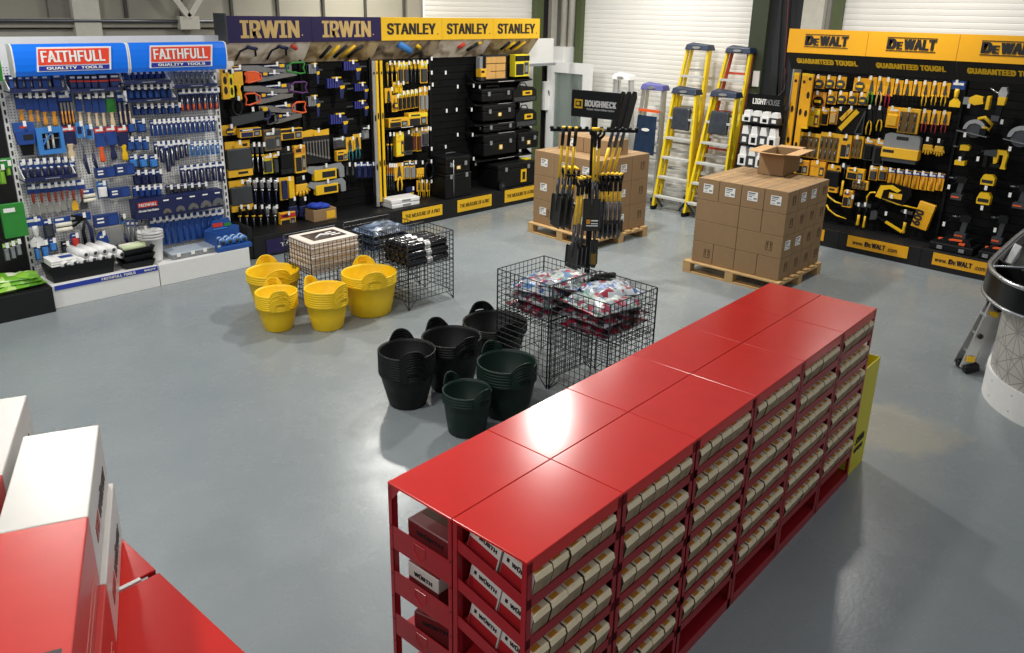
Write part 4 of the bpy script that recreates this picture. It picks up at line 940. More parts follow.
MB().box((-.17, -.14, 0), (.17, .14, .15), kraft).build('carton', cb_, bevel=.004); MB().box((.02, -.143, .02), (.15, -.139, .12), yellow).build('label', cb_)
cl = thing('cloth', 'crumpled blue cloth heaped on the cardboard box', 'cloth', (cb_.location.x, cb_.location.y, .422))
m = MB()
for k in range(6): m.lathe([(.03, 0), (.09, .01), (.075, .04), (.02, .06)], mat('blue_cloth', '1E3FB0', .8, bump=.3), 9, (rnd.uniform(-.1, .1), rnd.uniform(-.08, .08), .004*k), sy=.8)
m.build('folds', cl)
# clamps
for bx, fl, lab in (((303,64,319,84), False, 'grey jawed trigger clamp at the top, beside the green saw'), ((336,61,362,80), False, 'blue trigger clamp at the top beside the grey level'), ((319,78,346,98), False, 'blue trigger clamp, second one down'), ((348,83,369,99), True, 'trigger clamp with its bar to the left, upper one'), ((302,96,320,117), False, 'grey jawed trigger clamp beside the orange saws'), ((348,101,369,116), True, 'trigger clamp with its bar to the left, lower one'), ((323,114,349,134), False, 'lowest blue trigger clamp, above the wrench pouch')):
    P2('clamp', [bx], lab, 'clamp', body=grey if 'grey jawed' in lab else MATS['periwinkle_plastic'], flip=fl)
P2('wrenches', [(301,129,328.5,163)], 'pouch of combination wrenches under a yellow card', 'wrench set')
P2('pack', [(333,137,344.5,149)], 'grey pack right of the wrench pouch', 'tool pack', body=dgrey, head=grey, item=dsteel)
P2('box', [(334,150,345,160.5)], 'small amber box right of the wrench pouch', 'box', hooks=False, body=yellow, head=yellow, lab=inkk)
P2('pliers', [(345.5,137,353,161),(352.8,134,360,159)], 'teal handled snips on yellow cards', 'pliers', grip=teal)
P2('pack', [(361,126,368.5,140)], 'dark pack beside the long levels', 'tool pack', body=dgrey, head=black, item=grey)
P2('spraygun', [(303,164,341.5,179)], 'yellow caulking gun box, upper one', 'caulking gun')
P2('spraygun', [(305,179.5,343,193)], 'yellow caulking gun box, lower one', 'caulking gun')
P2('pliers', span(343, 354.5, 2, 163, 184), 'black hanging pliers under the snips', 'pliers', card=black, grip=black)
P2('pack', span(354.5, 373, 3, 162.5, 178), 'navy packs under the snips', 'tool pack', item=navy)
def leanlevel(t, b, w, label, body, grp):
    A = onY(t[0], t[1], 9.0); B = onY(b[0], b[1], 9.0); h = A.z - B.z
    o = thing('level', label, 'level', (A.x, 9.0, A.z), 0, grp); k_level(o, w, h, body, body); return o
leanlevel((372.5, 61), (377, 206), .05, 'long grey level beside the yellow ones', alu, 'long levels on the clamp bay')
leanlevel((375.8, 61), (381.2, 201), .04, 'long yellow level next to the grey one', yel2, 'long levels on the clamp bay')
leanlevel((380.3, 61), (385.2, 200), .04, 'long yellow level nearest the yellow hand tools', yel2, 'long levels on the clamp bay')
# yellow hand tools
Y2 = 'yellow hand tools bay'
P2('screwdriver', span(384, 397.5, 3, 62, 86), 'yellow knives at the top left', 'knife', grip=yel2, shaft=yel2, coll=dgrey)
P2('pack', span(397, 408, 2, 62, 84), 'yellow blister packs at the top', PK, body=yellow, head=byellow, item=dgrey)
P2('screwdriver', span(408, 420, 3, 61, 82), 'grey bladed knives at the top right', 'knife', grip=yel2, shaft=dgrey, coll=dgrey)
P2('pack', [(419.5,61,427,83)], 'yellow pack at the top right of the yellow bay', PK, body=yellow, head=byellow, item=dgrey)
P2('pack', span(392, 402, 2, 82, 93), 'small yellow packs on the second row', PK, body=byellow, head=yellow, item=yel2)
P2('pliers', span(384, 392, 1, 88, 112), 'black pliers on a yellow card beside the levels', 'pliers')
P2('tape', [(391,95,397,112)], 'small yellow tape card beside the black pliers', 'tape measure')
P2('pack', span(397.5, 418, 5, 92, 111, t2=89), 'yellow blade packs in the middle', PK, body=yellow, head=byellow, item=inkk)
P2('pack', span(418.5, 427.5, 2, 87, 111), 'tall yellow packs at the right', PK, body=yellow, head=yellow, item=grey)
P2('box', [(384.5,117.5,404,126.5)], 'low yellow box on the left', 'box', hooks=False, body=yellow, head=yellow, lab=inkk, d=.1)
P2('box', [(404,112,423,124.5)], 'low yellow box on the right', 'box', hooks=False, body=yellow, head=byellow, lab=inkk, d=.1)
strip(Wall('y', 9.0), 384, 427, 126, 128, 'black shelf under the two low yellow boxes', face=black, ext=.19)
P2('screwdriver', span(384.5, 392, 2, 133, 160), 'black drivers beside the levels', 'screwdriver', grip=black, shaft=dsteel, coll=yel2)
P2('box', [(392.5,132,400,156)], 'tall yellow box on the lower rows', 'box', body=yellow, head=byellow, lab=yellow, d=.08)
P2('pouch', [(400,131,410,155)], 'black pouch beside the tall yellow box', 'pouch', body=black, band=dgrey)
P2('pack', span(410, 421, 2, 128, 151), 'yellow edged packs beside the black pouch', PK, body=yellow, head=yellow, item=mat('maroon_item', '5A2A22', .5))
P2('pack', [(421,127,428,146)], 'grey pack at the right edge of the yellow bay', PK, body=grey, head=yellow, item=dgrey)
P2('screwdriver', span(385, 393.5, 4, 164, 190), 'orange capped files at the bottom left', 'file', grip=owood, shaft=dsteel, coll=grey)
P2('pliers', [(394,163,403,190)], 'yellow handled pliers at the bottom', 'pliers', grip=yel2)
P2('pack', span(403, 415, 2, 161, 179), 'grey and yellow packs on the bottom row', PK, body=yellow, head=dgrey, item=grey)
P2('glove', [(414.5,161,423,180)], 'yellow gloves on the bottom row', 'gloves')
P2('ring', [(422,160,433,180)], 'black coil at the end of the bottom row', 'coil')
P2('pliers', span(416, 430, 3, 180, 198), 'small yellow handled pliers', 'pliers', grip=yel2, card=yellow)
P2('tape', [(406,187,413,196)], 'navy tape case at the bottom', 'tape measure', body=navy, ring=navy)
for j in range(2):
    w_ = thing('white_case', ['lower', 'upper'][j] + ' of two flat white boxes on the black plinth', 'box', (6.78, 8.92, .271 + .062*j), R(-3*j), 'flat white boxes')
    MB().box((-.24, -.13, 0), (.24, .13, .058), whitep).build('box', w_, bevel=.012); MB().box((-.06, -.134, .02), (.08, -.128, .045), grey).build('label', w_)
# loose ticketed hooks on the empty bay
for i, (x, y) in enumerate(((430,58),(430,72),(431,84),(444,72),(456,86),(472,85),(445,110),(455,109),(470,109),(429,128),(430,148),(444,146),(456,134),(471,134),(436,161),(478,86),(479,127),(474,163),(472,158))):
    hook(tuple(onY(x, y, 9.03)), 0, 'empty ticketed hook on the bare black bay, %s in reading order' % (ORD[i] if i < 16 else ('third from last', 'second from last', 'last')[i-16]), .2, 'empty hooks on the bare black bay')
# tool chests and bags
def toolbox(loc, w, d, h, label, split=.62, badge=yel2, handle=True, rz=0, latches=2, grp='black tool boxes'):
    t = thing('tool_box', label, 'tool box', tuple(loc), rz, grp)
    MB().box((-w/2, -d/2, 0), (w/2, d/2, h*split), black).build('body', t, bevel=.014)
    MB().box((-w/2-.006, -d/2-.006, h*split+.003), (w/2+.006, d/2+.006, h), black).build('lid', t, bevel=.016)
    for k in range(latches):
        x = (-.3 + .6*k/(max(1, latches-1)))*w; MB().box((x-.022, -d/2-.018, h*split-.03), (x+.022, -d/2-.004, h*split+.03), grey).build('latch', t)
    if badge: MB().box((-.032, -d/2-.012, h*split*.42), (.036, -d/2-.002, h*split*.78), badge).box((-.022, -d/2-.014, h*split*.48), (.018, -d/2-.01, h*split*.74), paper).build('badge', t)
    if handle: MB().tube([(-w*.2, 0, h), (-w*.18, 0, h+.03), (w*.18, 0, h+.03), (w*.2, 0, h)], .011, dgrey, 6).build('handle', t)
    return t
p = onY(454, 200, 8.9); bx = p.x
toolbox((bx-.03, 8.94, .272), .5, .36, .36, 'deep black tool box standing under the smaller one', .9, None, False)
t_ = toolbox((bx-.03, 8.94, .635), .46, .34, .24, 'black tool box with yellow badge, stacked on the deep one', .55)
MB().cyl((-.1, -.185, -.36), (-.1, -.185, .2), .007, steel, 6).build('strap', t_)
def shelfbox(l, t, r, b, label, y=9.02, **k):
    A = onY(l, b, y); B = onY(r, b, y); top = onY((l+r)/2, t, y).z
    return toolbox(((A.x+B.x)/2, y+.02, A.z), B.x-A.x, .26, top-A.z, label, **k)
shelfbox(477, 88, 509, 101.5, 'low black tool box on the third shelf up, left', badge=None)
shelfbox(478, 104, 510, 121, 'black tool box with a yellow and white badge, middle row')
shelfbox(479, 123, 511, 132, 'slim black organiser between the badge boxes', badge=None, handle=False)
shelfbox(479, 133, 511, 156, 'deep black tool box with white badge above the big chest')
shelfbox(513, 131, 533, 149, 'small black tool box with yellow badge at the right end', grp='black tool boxes')
og = thing('organiser_case', 'tan lidded parts organiser at the top of the case bay', 'organiser', tuple(onY(495.5, 80, 9.0))); A = onY(486, 55, 9.0); 
hh = onY(495, 55, 9.0).z - og.location.z; ww = (onY(509, 80, 9.0)-onY(486, 80, 9.0)).x
MB().box((-ww/2, 0, 0), (ww/2, .1, hh), black).build('case', og, bevel=.01)
for i in range(4):
    for j in range(3): 
        if j == 2 or i % 2 == 0: MB().box((-ww*.42 + ww*.21*i, -.012, hh*(.06+.31*j)), (-ww*.42 + ww*.21*i + ww*(.2 if j == 2 else .4), 0, hh*(.06+.31*j)+hh*.28), mat('amber_bin', 'D8A860', .4)).build('compartment', og)
MB().box((-ww*.47, -.016, hh*.04), (ww*.47, -.013, hh*.07), dgrey).box((-ww*.47, -.016, hh*.94), (ww*.47, -.013, hh*.97), dgrey).build('lid_edge', og)
P2('case', [(476,56,486,80)], 'dark organiser edge left of the tan one', 'organiser', hooks=False)
P2('box', [(510,54,524,76)], 'bright yellow case right of the tan organiser', 'box', body=byellow, head=black, lab=inkk, hooks=False, d=.12)
def toolbag(l, t, r, b, label):
    A = onY(l, b, 9.0); B = onY(r, b, 9.0); h = onY((l+r)/2, t, 9.0).z - A.z; w = B.x - A.x
    k = thing('tool_bag', label, 'tool bag', ((A.x+B.x)/2, 9.02, A.z), 0, 'black tool bags')
    MB().prism([(-w/2, 0), (w/2, 0), (w*.48, h*.6), (w*.3, h*.8), (-w*.3, h*.8), (-w*.48, h*.6)], -.12, .12, black).build('body', k, bevel=.02)
    MB().tube([(-w*.2, -.06, h*.78), (-w*.1, -.06, h), (w*.1, -.06, h), (w*.2, -.06, h*.78)], .01, dgrey, 6).build('handle', k)
    MB().box((-w*.1, -.128, h*.35), (w*.28, -.118, h*.6), yel2).box((-w*.0, -.13, h*.42), (w*.2, -.127, h*.53), inkk).build('badge', k)
    MB().box((-w*.44, -.126, h*.05), (w*.44, -.12, h*.26), dgrey).build('pocket', k); return k
toolbag(508, 83, 532, 102, 'open black tool bag with yellow badge, upper one')
toolbag(511, 105, 532, 127, 'black tool bag with yellow pocket, lower one')
for i, (y, lab) in enumerate(((80.5, 'top'), (102.5, 'second'), (122, 'third'), (131.7, 'fourth'), (157, 'lowest'))):
    strip(Wall('y', 8.95), 476, 532, y, y+1.4, lab + ' black shelf of the tool case bay', face=black, ext=.24)
A = onY(487, 190, 8.8); B = onY(533, 183, 8.8)
ch = toolbox((8.93, 8.96, .272), .82, .42, .37, 'big black wheeled chest with yellow plate on the plinth', .8, None, False, 0, 2)
MB().box((.08, -.222, .06), (.2, -.212, .26), yel2).box((.11, -.225, .1), (.17, -.22, .22), inkk).build('badge', ch)
for x in (-.36,): MB().disc((x, .07), .075, -.26, -.2, blackg, 20).disc((x, .07), .03, -.264, -.26, dgrey, 12).build('wheel', ch)
MB().box((.3, -.1, .36), (.42, .02, .385), byellow).build('catch', ch)
# ---------------------------------------------------------------- stock on the right wall
W3 = Wall('x', 10.62); P3 = W3.put
def leanlevel_r(t, b, w, label):
    A = onX(t[0], t[1], 10.45); B = onX(b[0], b[1], 10.45)
    o = thing('level', label, 'level', (10.45, (A.y+B.y)/2, A.z), -pi/2, 'yellow levels at the end of the right wall'); k_level(o, w, A.z - B.z, MATS['tool_yellow'], yel2)
leanlevel_r((796.3, 73), (787.5, 165), .075, 'yellow level at the very end of the right wall')
leanlevel_r((803.8, 73.5), (796, 172), .075, 'yellow level, middle of the three on the right wall')
leanlevel_r((811.8, 74.5), (805, 128), .08, 'shorter yellow level beside the tape measures')
yt = MATS['tool_yellow']
P3('tape', span(816, 848, 3, 75.5, 88, t2=77), 'yellow tape measure packs at the top left', 'tape measure', body=yt)
P3('tape', [(855,78,869,91)], 'yellow tape measure pack next to the green handled pliers', 'tape measure', body=yt)
P3('tape', [(814,92,827,107)], 'round black tape on a yellow card', 'tape measure', body=owood, ring=black)
P3('tape', span(828, 870, 4, 91, 103.5, t2=93.5), 'small yellow tape packs on the second row', 'tape measure', body=yt)
P3('box', [(809.5,108,822.5,126)], 'yellow boxed pack on the third row', 'box', body=yt, head=byellow, lab=yellow)
P3('pack', [(823,108,830,125)], 'slim yellow and black pack on the third row', PK, body=yt, head=yellow, item=black)
P3('pack', [(831,108,839.5,125)], 'brown and yellow pack on the third row', PK, body=owood, head=yellow, item=tan)
P3('toolset', [(841,107,868,134)], 'black card of yellow squares and rules', 'square set')
P3('bitset', [(801.5,133,823.5,158)], 'boxed drill set at the left, above the open carton', 'drill bit set')
P3('bitset', [(822.5,133,843.5,161.5)], 'boxed drill set, second from the left', 'drill bit set')
P3('box', [(844,135,854.5,158.5)], 'tall yellow pack right of the drill sets', 'box', body=yt, head=yellow, lab=inkk)
P3('bitset', [(855,136,865.5,159)], 'narrow drill set below the black square card', 'drill bit set', n=3)
P3('pack', [(866,138,876,161), (876.5,139,887,165)], 'dark packs left of the grey case', PK, body=dgrey, head=yt, item=black)
P3('box', [(796,159.5,811.5,174)], 'yellow pack behind the open carton flap', 'box', body=yt, head=owood, lab=inkk)
P3('box', [(813,161,828,176.5)], 'orange and yellow pack beside the pallet boxes', 'box', body=owood, head=yt, lab=yellow)
P3('pouch', [(829,165,842,192)], 'black pouch with a yellow band', 'pouch', body=black, band=yt)
P3('hammer', [(842,164,851,196)], 'yellow gripped hammer beside the black pouch', 'hammer')
P3('box', [(849,168,867,180)], 'yellow box over three black holders', 'box', body=yt, head=yellow, lab=inkk)
P3('bitset', [(854,180,870,189)], 'row of black sockets under a yellow box', 'socket set')
P3('pliers', [(869,77,878.5,105)], 'green handled pliers on a yellow card', 'pliers', grip=green, card=yt)
P3('pliers', [(878,77.5,887.5,105.5)], 'cream handled pliers on a yellow card', 'pliers', grip=tan, card=yt)
P3('pliers', [(887.5,78.5,895,107)], 'red handled pliers on a yellow card', 'pliers', grip=mat('crimson_grip', 'B02040', .4), card=yt)
P3('pliers', span(895.5, 923, 3, 80, 104.5, t2=81.5), 'black handled pliers on yellow cards', 'pliers', grip=black, card=yt)
P3('pliers', span(923, 952, 3, 81.5, 105.5, t2=83), 'yellow handled pliers on yellow cards', 'pliers', grip=yel2, card=yt)
P3('scraper', [(953,81,966,107)], 'grey edged pack of yellow handled snips at the row end', 'snips', handle=yel2, blade=yel2)
P3('pliers', [(868,106,877.5,135), (878,107,887.5,131)], 'yellow and black spring clamps', 'clamp', grip=yel2, card=black, jaw=black)
P3('pack', [(888.5,107,902,128)], 'square yellow pack beside the spring clamps', PK, body=yt, head=yt, item=yellow)
P3('bitset', [(901.5,108.5,922.5,133)], 'triple set of yellow handled tools in one pack', 'tool set', n=3)
P3('pliers', span(922.5, 952, 3, 109.5, 132, t2=112), 'red handled pliers below the yellow handled ones', 'pliers', grip=mat('crimson_grip2', 'A63038', .4), card=yt)
P3('case', [(887.5,134,924.5,162)], 'grey clear lidded case with a yellow front', 'case', hooks=False)
P3('glove', [(924.5,138,936,156), (936,139.5,947,157)], 'yellow and black gloves right of the grey case', 'gloves')
P3('pack', span(870, 889, 2, 166, 180, t2=167), 'yellow framed packs at the left of the long row', PK, body=yt, head=yellow, item=dgrey)
P3('bit', span(889, 946, 7, 168, 186, t2=174), 'yellow packs of the long row below the grey case', 'tool pack', card=yt, bit=owood)
P3('handsaw_case', [(878,183,915,203)], 'black case with a curved yellow grip', 'saw case', hooks=False)
P3('prybar', [(868,195,922,208)], 'long yellow hooked bar', 'pry bar')
P3('prybar', [(824,193,847,206)], 'yellow bar beside the pallet boxes, upper one', 'pry bar', hooks=False)
P3('prybar', [(824,206,849,220)], 'yellow bar beside the pallet boxes, lower one', 'pry bar', hooks=False)
P3('box', [(846,190,855,207)], 'amber pack on the lower left of the right wall', 'box', body=yt, head=owood, lab=inkk)
P3('hammer', [(856,203,867,226)], 'yellow gripped hammer at the left', 'hammer')
P3('hammer', [(864,203,872,228)], 'second yellow gripped hammer, close to the first', 'hammer')
P3('axe', [(872,212,906,229)], 'long black and yellow axe lying level', 'axe')
P3('hammer', [(902,210,914,234)], 'yellow gripped hammer right of the axe', 'hammer')
nb = P3('box', [(921,203,938,230)], 'tilted yellow box with black numbers', 'box', hooks=False, body=yt, head=yellow, lab=yt, pic=False)[0]
nb.rotation_euler = (0, R(10), -pi/2); lettering(nb, '600', inkk, (-.05, -.066, -.2), .2, .1, face=Matrix(((0, 0, -1), (0, 1, 0), (1, 0, 0))), bold=.05)
# power tools
def bare_hook(px, py, lab): hook(tuple(onX(px, py, 10.5)), -pi/2, lab, .2, 'ticket hooks of the power tool bay')
for kind, bx, lab, cat, kw in (
    ('recip', (966,95,994,108), 'yellow reciprocating saw at the top', 'power saw', {}),
    ('angledrill', (992,87,1015,121), 'yellow right angle drill with silver head', 'drill', {}),
    ('circsaw', (962,116,997,139), 'yellow circular saw with silver guard', 'circular saw', {}),
    ('circsaw', (1009,122,1044,148), 'yellow circular saw cut by the right edge', 'circular saw', {}),
    ('drill', (955,144,974,165), 'yellow drill under the circular saw', 'drill', {}),
    ('sds', (983,149,1011,168), 'yellow rotary hammer below the two circular saws', 'rotary hammer', {}),
    ('drill', (951,175,972,199), 'black drill beside the long row', 'drill', dict(body=black)),
    ('battery', (984,174,998,184), 'yellow battery pack, upper one', 'battery', {}),
    ('battery', (980,192,994,204), 'yellow battery pack, lower one', 'battery', {}),
    ('drill', (954,214,976,238), 'black drill on the tool case', 'drill', dict(body=black)),
    ('drill', (993,214,1013,244), 'black drill above the case near the counter', 'drill', dict(body=black)),
    ('drill', (1012,184,1036,208), 'black drill cut by the right edge', 'drill', dict(body=black))):
    P3(kind, [bx], lab, cat, hooks=False, **kw)
for i, (x, y, n) in enumerate(((970,105,'reciprocating saw'),(1003,121,'right angle drill'),(966,134,'circular saw'),(1011,148,'circular saw at the edge'),(961,158,'yellow drill'),(979,158,'rotary hammer'),(950,186,'black drill by the long row'),(987,187,'upper battery'),(983,207,'lower battery'),(1011,194,'black drill at the edge'),(945,223,'tool case drill'),(996,229,'drill near the counter'),(842,108,'black square card'),(854,196,'amber pack'))):
    bare_hook(x, y, 'white ticket hook below the ' + n)
def powercase(l, t, r, b, label):
    A = onX(l, b, 10.48); B = onX(r, b, 10.48); w = A.y - B.y
    k = thing('power_tool_case', label, 'tool case', (10.5, (A.y+B.y)/2, .236), -pi/2, 'open black tool cases')
    MB().box((-w/2, -.15, 0), (w/2, .15, .09), black).build('case', k, bevel=.012)
    MB().prism([(-w*.4, .09), (-w*.2, .16), (w*.1, .14), (w*.35, .17), (w*.42, .09)], -.1, .1, black).build('contents', k)
    MB().bar((-w*.35, -.08, .13), (w*.2, -.1, .15), .022, .02, orange).build('tool_grip', k); MB().box((w*.15, -.13, .1), (w*.28, -.05, .125), orange).build('battery', k)
    for x in (-.25, .25): MB().box((w*x-.03, -.16, .02), (w*x+.03, -.148, .06), grey).build('latch', k)
    return k
powercase(931, 233, 976, 251, 'open black tool case with orange parts, fully in view')
powercase(980, 240, 1012, 257, 'open black tool case with orange parts behind the counter')
# black light stand between the ladders and the levels
ls = thing('light_stand', 'black display stand of work lights between ladder and levels', 'shop display', (10.3, 5.42, 0), -pi/2)
MB().box((-.3, .04, 0), (.27, .08, 1.7), blackm).build('back_panel', ls)
MB().box((-.27, -.02, 1.69), (.27, .02, 1.88), blackg).build('header', ls)
lettering(ls, 'LIGHT', paper, (-.08, -.024, 1.785), .2, .075, bold=.04); lettering(ls, 'HOUSE', grey, (.12, -.024, 1.785), .19, .075, bold=-.005)
MB().box((-.3, -.2, 0), (.3, .08, .16), blackm).build('base', ls)
W4 = Wall('x', 10.3)
for i, z in enumerate((1.5, 1.2, .9)):
    MB().box((-.28, -.12, z), (.28, .05, z+.012), black).build('shelf', ls)
def lightpack(x, z, w, h, k, lab):
    o = thing('work_light', lab, 'work light', (10.24, 5.42 - x, z), -pi/2, 'boxed work lights on the black stand')
    MB().box((-w/2, -.06, 0), (w/2, .06, h*.55), dgrey if k % 2 else whitep).build('box', o)
    MB().prism([(-w*.4, h*.5), (w*.45, h*.55), (w*.3, h), (-w*.3, h)], -.05, .04, whitep).build('lamp_head', o)
    MB().box((-w*.2, -.064, h*.1), (w*.3, -.06, h*.4), black if k % 2 == 0 else paper).build('label', o)
for r_, (z, n, hh) in enumerate(((1.513, 4, .15), (1.213, 4, .24), (.913, 4, .26))):
    for i in range(n): lightpack(-.2 + .135*i, z, .12, hh, i + r_, '%s from left of the work lights, %s shelf of the light stand' % (ORD[i], ('top', 'middle', 'low')[r_]))
# ---------------------------------------------------------------- red shelving row
RO = Vector((1.56, 2.18, 0)); AX = Vector((cos(.0597), sin(.0597), 0)); RA = .0597
# origin and direction measured on the row's top corners
_o = RZ @ Vector((-.4569, 2.6413, 0)); _a = RZ @ Vector((sin(.7207), cos(.7207), 0))
RO = _o; RA = math.atan2(_a.y, _a.x); UW, UD, UH = .55, .3488, 1.2085
RM = Matrix.Translation(RO) @ Matrix.Rotation(RA, 4, 'Z')
SLOPE = math.tan(R(13)); ROWZ = [.19 + .165*(5-i) for i in range(6)]
def shelf_front(label, loc, rz):
    """shelving unit with six sloping shelves; x along the front, -y is the front"""
    u = thing('shelving_unit', label, 'shelving unit', loc, rz, 'red shelving units of the row'); w = UW - .005; d = UD - .004
    MB().box((-.001, -.001, UH-.012), (w+.001, d+.001, UH), red).box((0, 0, UH-.06), (w, .004, UH-.012), red).build('top_panel', u, bevel=.002, seg=1)
    for x in (0, w-.028):
        for y in (0, d-.022):
            m = MB().box((x, y, 0), (x+.028, y+.004 if y == 0 else y+.022, UH-.012), dred).box((x if x == 0 else x+.024, y, 0), (x+.004 if x == 0 else x+.028, y+.022, UH-.012), dred)
            m.build('post', u)
    for z in ROWZ:
        zb = z + d*SLOPE; s = MB()
        s.hexa([(.006, .004, z), (w-.006, .004, z), (w-.006, d, zb), (.006, d, zb)], [(.006, .004, z+.004), (w-.006, .004, z+.004), (w-.006, d, zb+.004), (.006, d, zb+.004)], dred)
        s.box((.004, 0, z-.004), (w-.004, .004, z+.036), dred)
        for x in (.002, w-.006): s.hexa([(x, 0, z-.004), (x+.004, 0, z-.004), (x+.004, d, zb-.004), (x, d, zb-.004)], [(x, 0, z+.045), (x+.004, 0, z+.045), (x+.004, d, zb+.045), (x, d, zb+.045)], dred)
        s.build('shelf', u)
    MB().box((0, .002, .05), (w, d, .055), dred).box((0, 0, 0), (w, .004, .06), dred).build('base_shelf', u)
    MB().box((.004, d-.006, .05), (w-.004, d-.002, UH-.012), dred).build('back_panel', u)
    return u
def shelf_rear(label, loc, rz):
    """shelving unit seen from behind and from its end: level shelves and deep end plates"""
    u = thing('shelving_unit', label, 'shelving unit', loc, rz, 'red shelving units of the row'); w = UW - .005; d = UD - .004
    MB().box((-.002, 0, UH-.012), (w, d, UH), red).build('top_panel', u, bevel=.002, seg=1)
    for x in (0, w-.028):
        for y in (0, d-.02):
            m = MB().box((x, y, 0), (x+.028, y+.004, UH-.012), dred).box((x, y, 0), (x+.004, y+.02, UH-.012), dred)
            if y > 0: m.prism([(y+.02, UH-.012), (y+.02, UH-.09), (y-.01, UH-.06), (y-.045, UH-.012)], x, x+.004, dred, 'x')
            for k in range(8): m.disc((y+.01, .25 + .11*k), .004, x-.001, x, slotd, 8, 'x')
            m.build('post', u)
    for i in range(5):
        z = .1 + .205*i
        MB().box((.004, 0, z), (w-.004, d, z+.006), dred).build('shelf', u)
        for x in (.001, w-.005):
            pl = MB().box((x, .02, z-.002), (x+.004, d-.02, z+.1), dred).build('end_plate', u)
            if x < .1:
                cx, cz = d*.5, z+.05
                MB().tube([(-.001, cx-.03, cz+.033), (-.001, cx+.03, cz+.033), (-.001, cx+.03, cz-.005), (-.001, cx, cz-.033), (-.001, cx-.03, cz-.005)], .0012, red, 4, True).build('crest', pl)
    return u
UN = ['nearest', 'second nearest', 'third', 'fourth', 'fifth', 'farthest']
for i in range(6):
    shelf_front(UN[i] + ' red unit on the carton side of the long row', RM @ Vector((UW*i, -2*UD, 0)), RA) if i == 0 else None
F0 = [o for o in COL.objects if o.name == 'shelving_unit'][0]
for i in range(1, 6): dup(F0, RM @ Vector((UW*i, -2*UD, 0)), RA, UN[i] + ' red unit on the carton side of the long row')
B0 = shelf_rear(UN[0] + ' red unit on the tub side of the long row', RM @ Vector((0, -UD, 0)), RA)
for i in range(1, 6): dup(B0, RM @ Vector((UW*i, -UD, 0)), RA, UN[i] + ' red unit on the tub side of the long row')
# cartons standing on the sloping shelves
def carton_mesh(w, d, h, lean=.009, end=False):
    m = MB(); cs = cartw if end else mat('carton_side_shade', '5E503E', .8)  # inner cartons' sides coloured dark so the gaps read as shaded
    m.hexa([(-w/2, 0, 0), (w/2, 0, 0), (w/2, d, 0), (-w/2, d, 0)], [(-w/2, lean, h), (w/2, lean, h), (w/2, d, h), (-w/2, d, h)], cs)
    if end: m.box((-w/2-.0006, .006, -.0002), (w/2+.0006, d-.001, h*.5), mat('carton_red_shaded', 'A8242A', .4))  # lower red deepened, the shelf's shadow put into its colour
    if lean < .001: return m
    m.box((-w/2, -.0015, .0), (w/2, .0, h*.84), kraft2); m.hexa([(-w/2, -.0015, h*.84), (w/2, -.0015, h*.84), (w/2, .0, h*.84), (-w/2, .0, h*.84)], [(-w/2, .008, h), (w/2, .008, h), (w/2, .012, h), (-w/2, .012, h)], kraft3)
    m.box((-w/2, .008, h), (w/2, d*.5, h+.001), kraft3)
    return m
CW = .087; made = {}
tilt = Matrix.Rotation(math.atan(SLOPE), 4, 'X')
def carton(i, r_, k, n, w, d, h, back=False):
    x = .034 + (UW-.072)*(k+.5)/n; z = ROWZ[r_] + .006
    y = .012 + (.151 if back else 0)
    jig = rnd.uniform(-.004, .004)
    p = RM @ Vector((UW*i + x + jig*.5, -2*UD + y + abs(jig), z + y*SLOPE))
    q = RM @ Vector((UW*i + x, -2*UD, z + h))
    u, v = proj(q)
    if not (-15 < u < 1039 and v < 664): return
    lab = 'carton %s from the near end, %s shelf down, %s red unit' % (ORD[k], ORD[r_], UN[i] if not back else 'nearest')
    if back: lab = 'rear carton behind the first one, %s shelf down, nearest red unit' % ORD[r_]
    key = (round(w, 3), d, h, i == 0 and k == 0)
    if key not in made:
        o = thing('carton', lab, 'carton', p, 0, 'cartons on the red shelves')
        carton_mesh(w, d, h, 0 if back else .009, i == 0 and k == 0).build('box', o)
        if not back: MB().box((-w*.36, .016, h+.001), (w*.1, .034, h+.002), owood).build('flap_print', o); MB().box((.004, -.002, h*.2), (w*.36, -.0014, h*.6), mat('front_print', '8E7C62', .8)).build('label', o)
        made[key] = o
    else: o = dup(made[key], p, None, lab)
    o.rotation_euler = (math.atan(SLOPE), rnd.uniform(-.02, .02), RA + rnd.uniform(-.035, .035)); o.rotation_mode = 'XYZ'
    if i == 0 and k == 0:
        fm = Matrix(((0, 1, 0), (-1, 0, 0), (0, 0, 1)))   # letters on the end face that looks along -x
        l = lettering(o, 'W\u00dcRTH', inkk, (-w/2-.0006, d*.42, h*.75), d*.6, h*.2, face=fm, bold=.04, depth=.0012)
        l2 = MB().box((-w/2-.0012, d*.8, h*.68), (-w/2-.0004, d*.88, h*.83), inkk).build('emblem', o); 
        KIDS[o.as_pointer()] = [c for c in KIDS[o.as_pointer()] if c not in (l, l2)]
for i in range(6):
    n = 5 if i < 4 else 6
    for r_ in range(6):
        for k in range(n): carton(i, r_, k, n, CW if n == 5 else .073, .15, .108)
for r_ in range(6): carton(0, r_, 0, 5, CW, .149, .107, True)
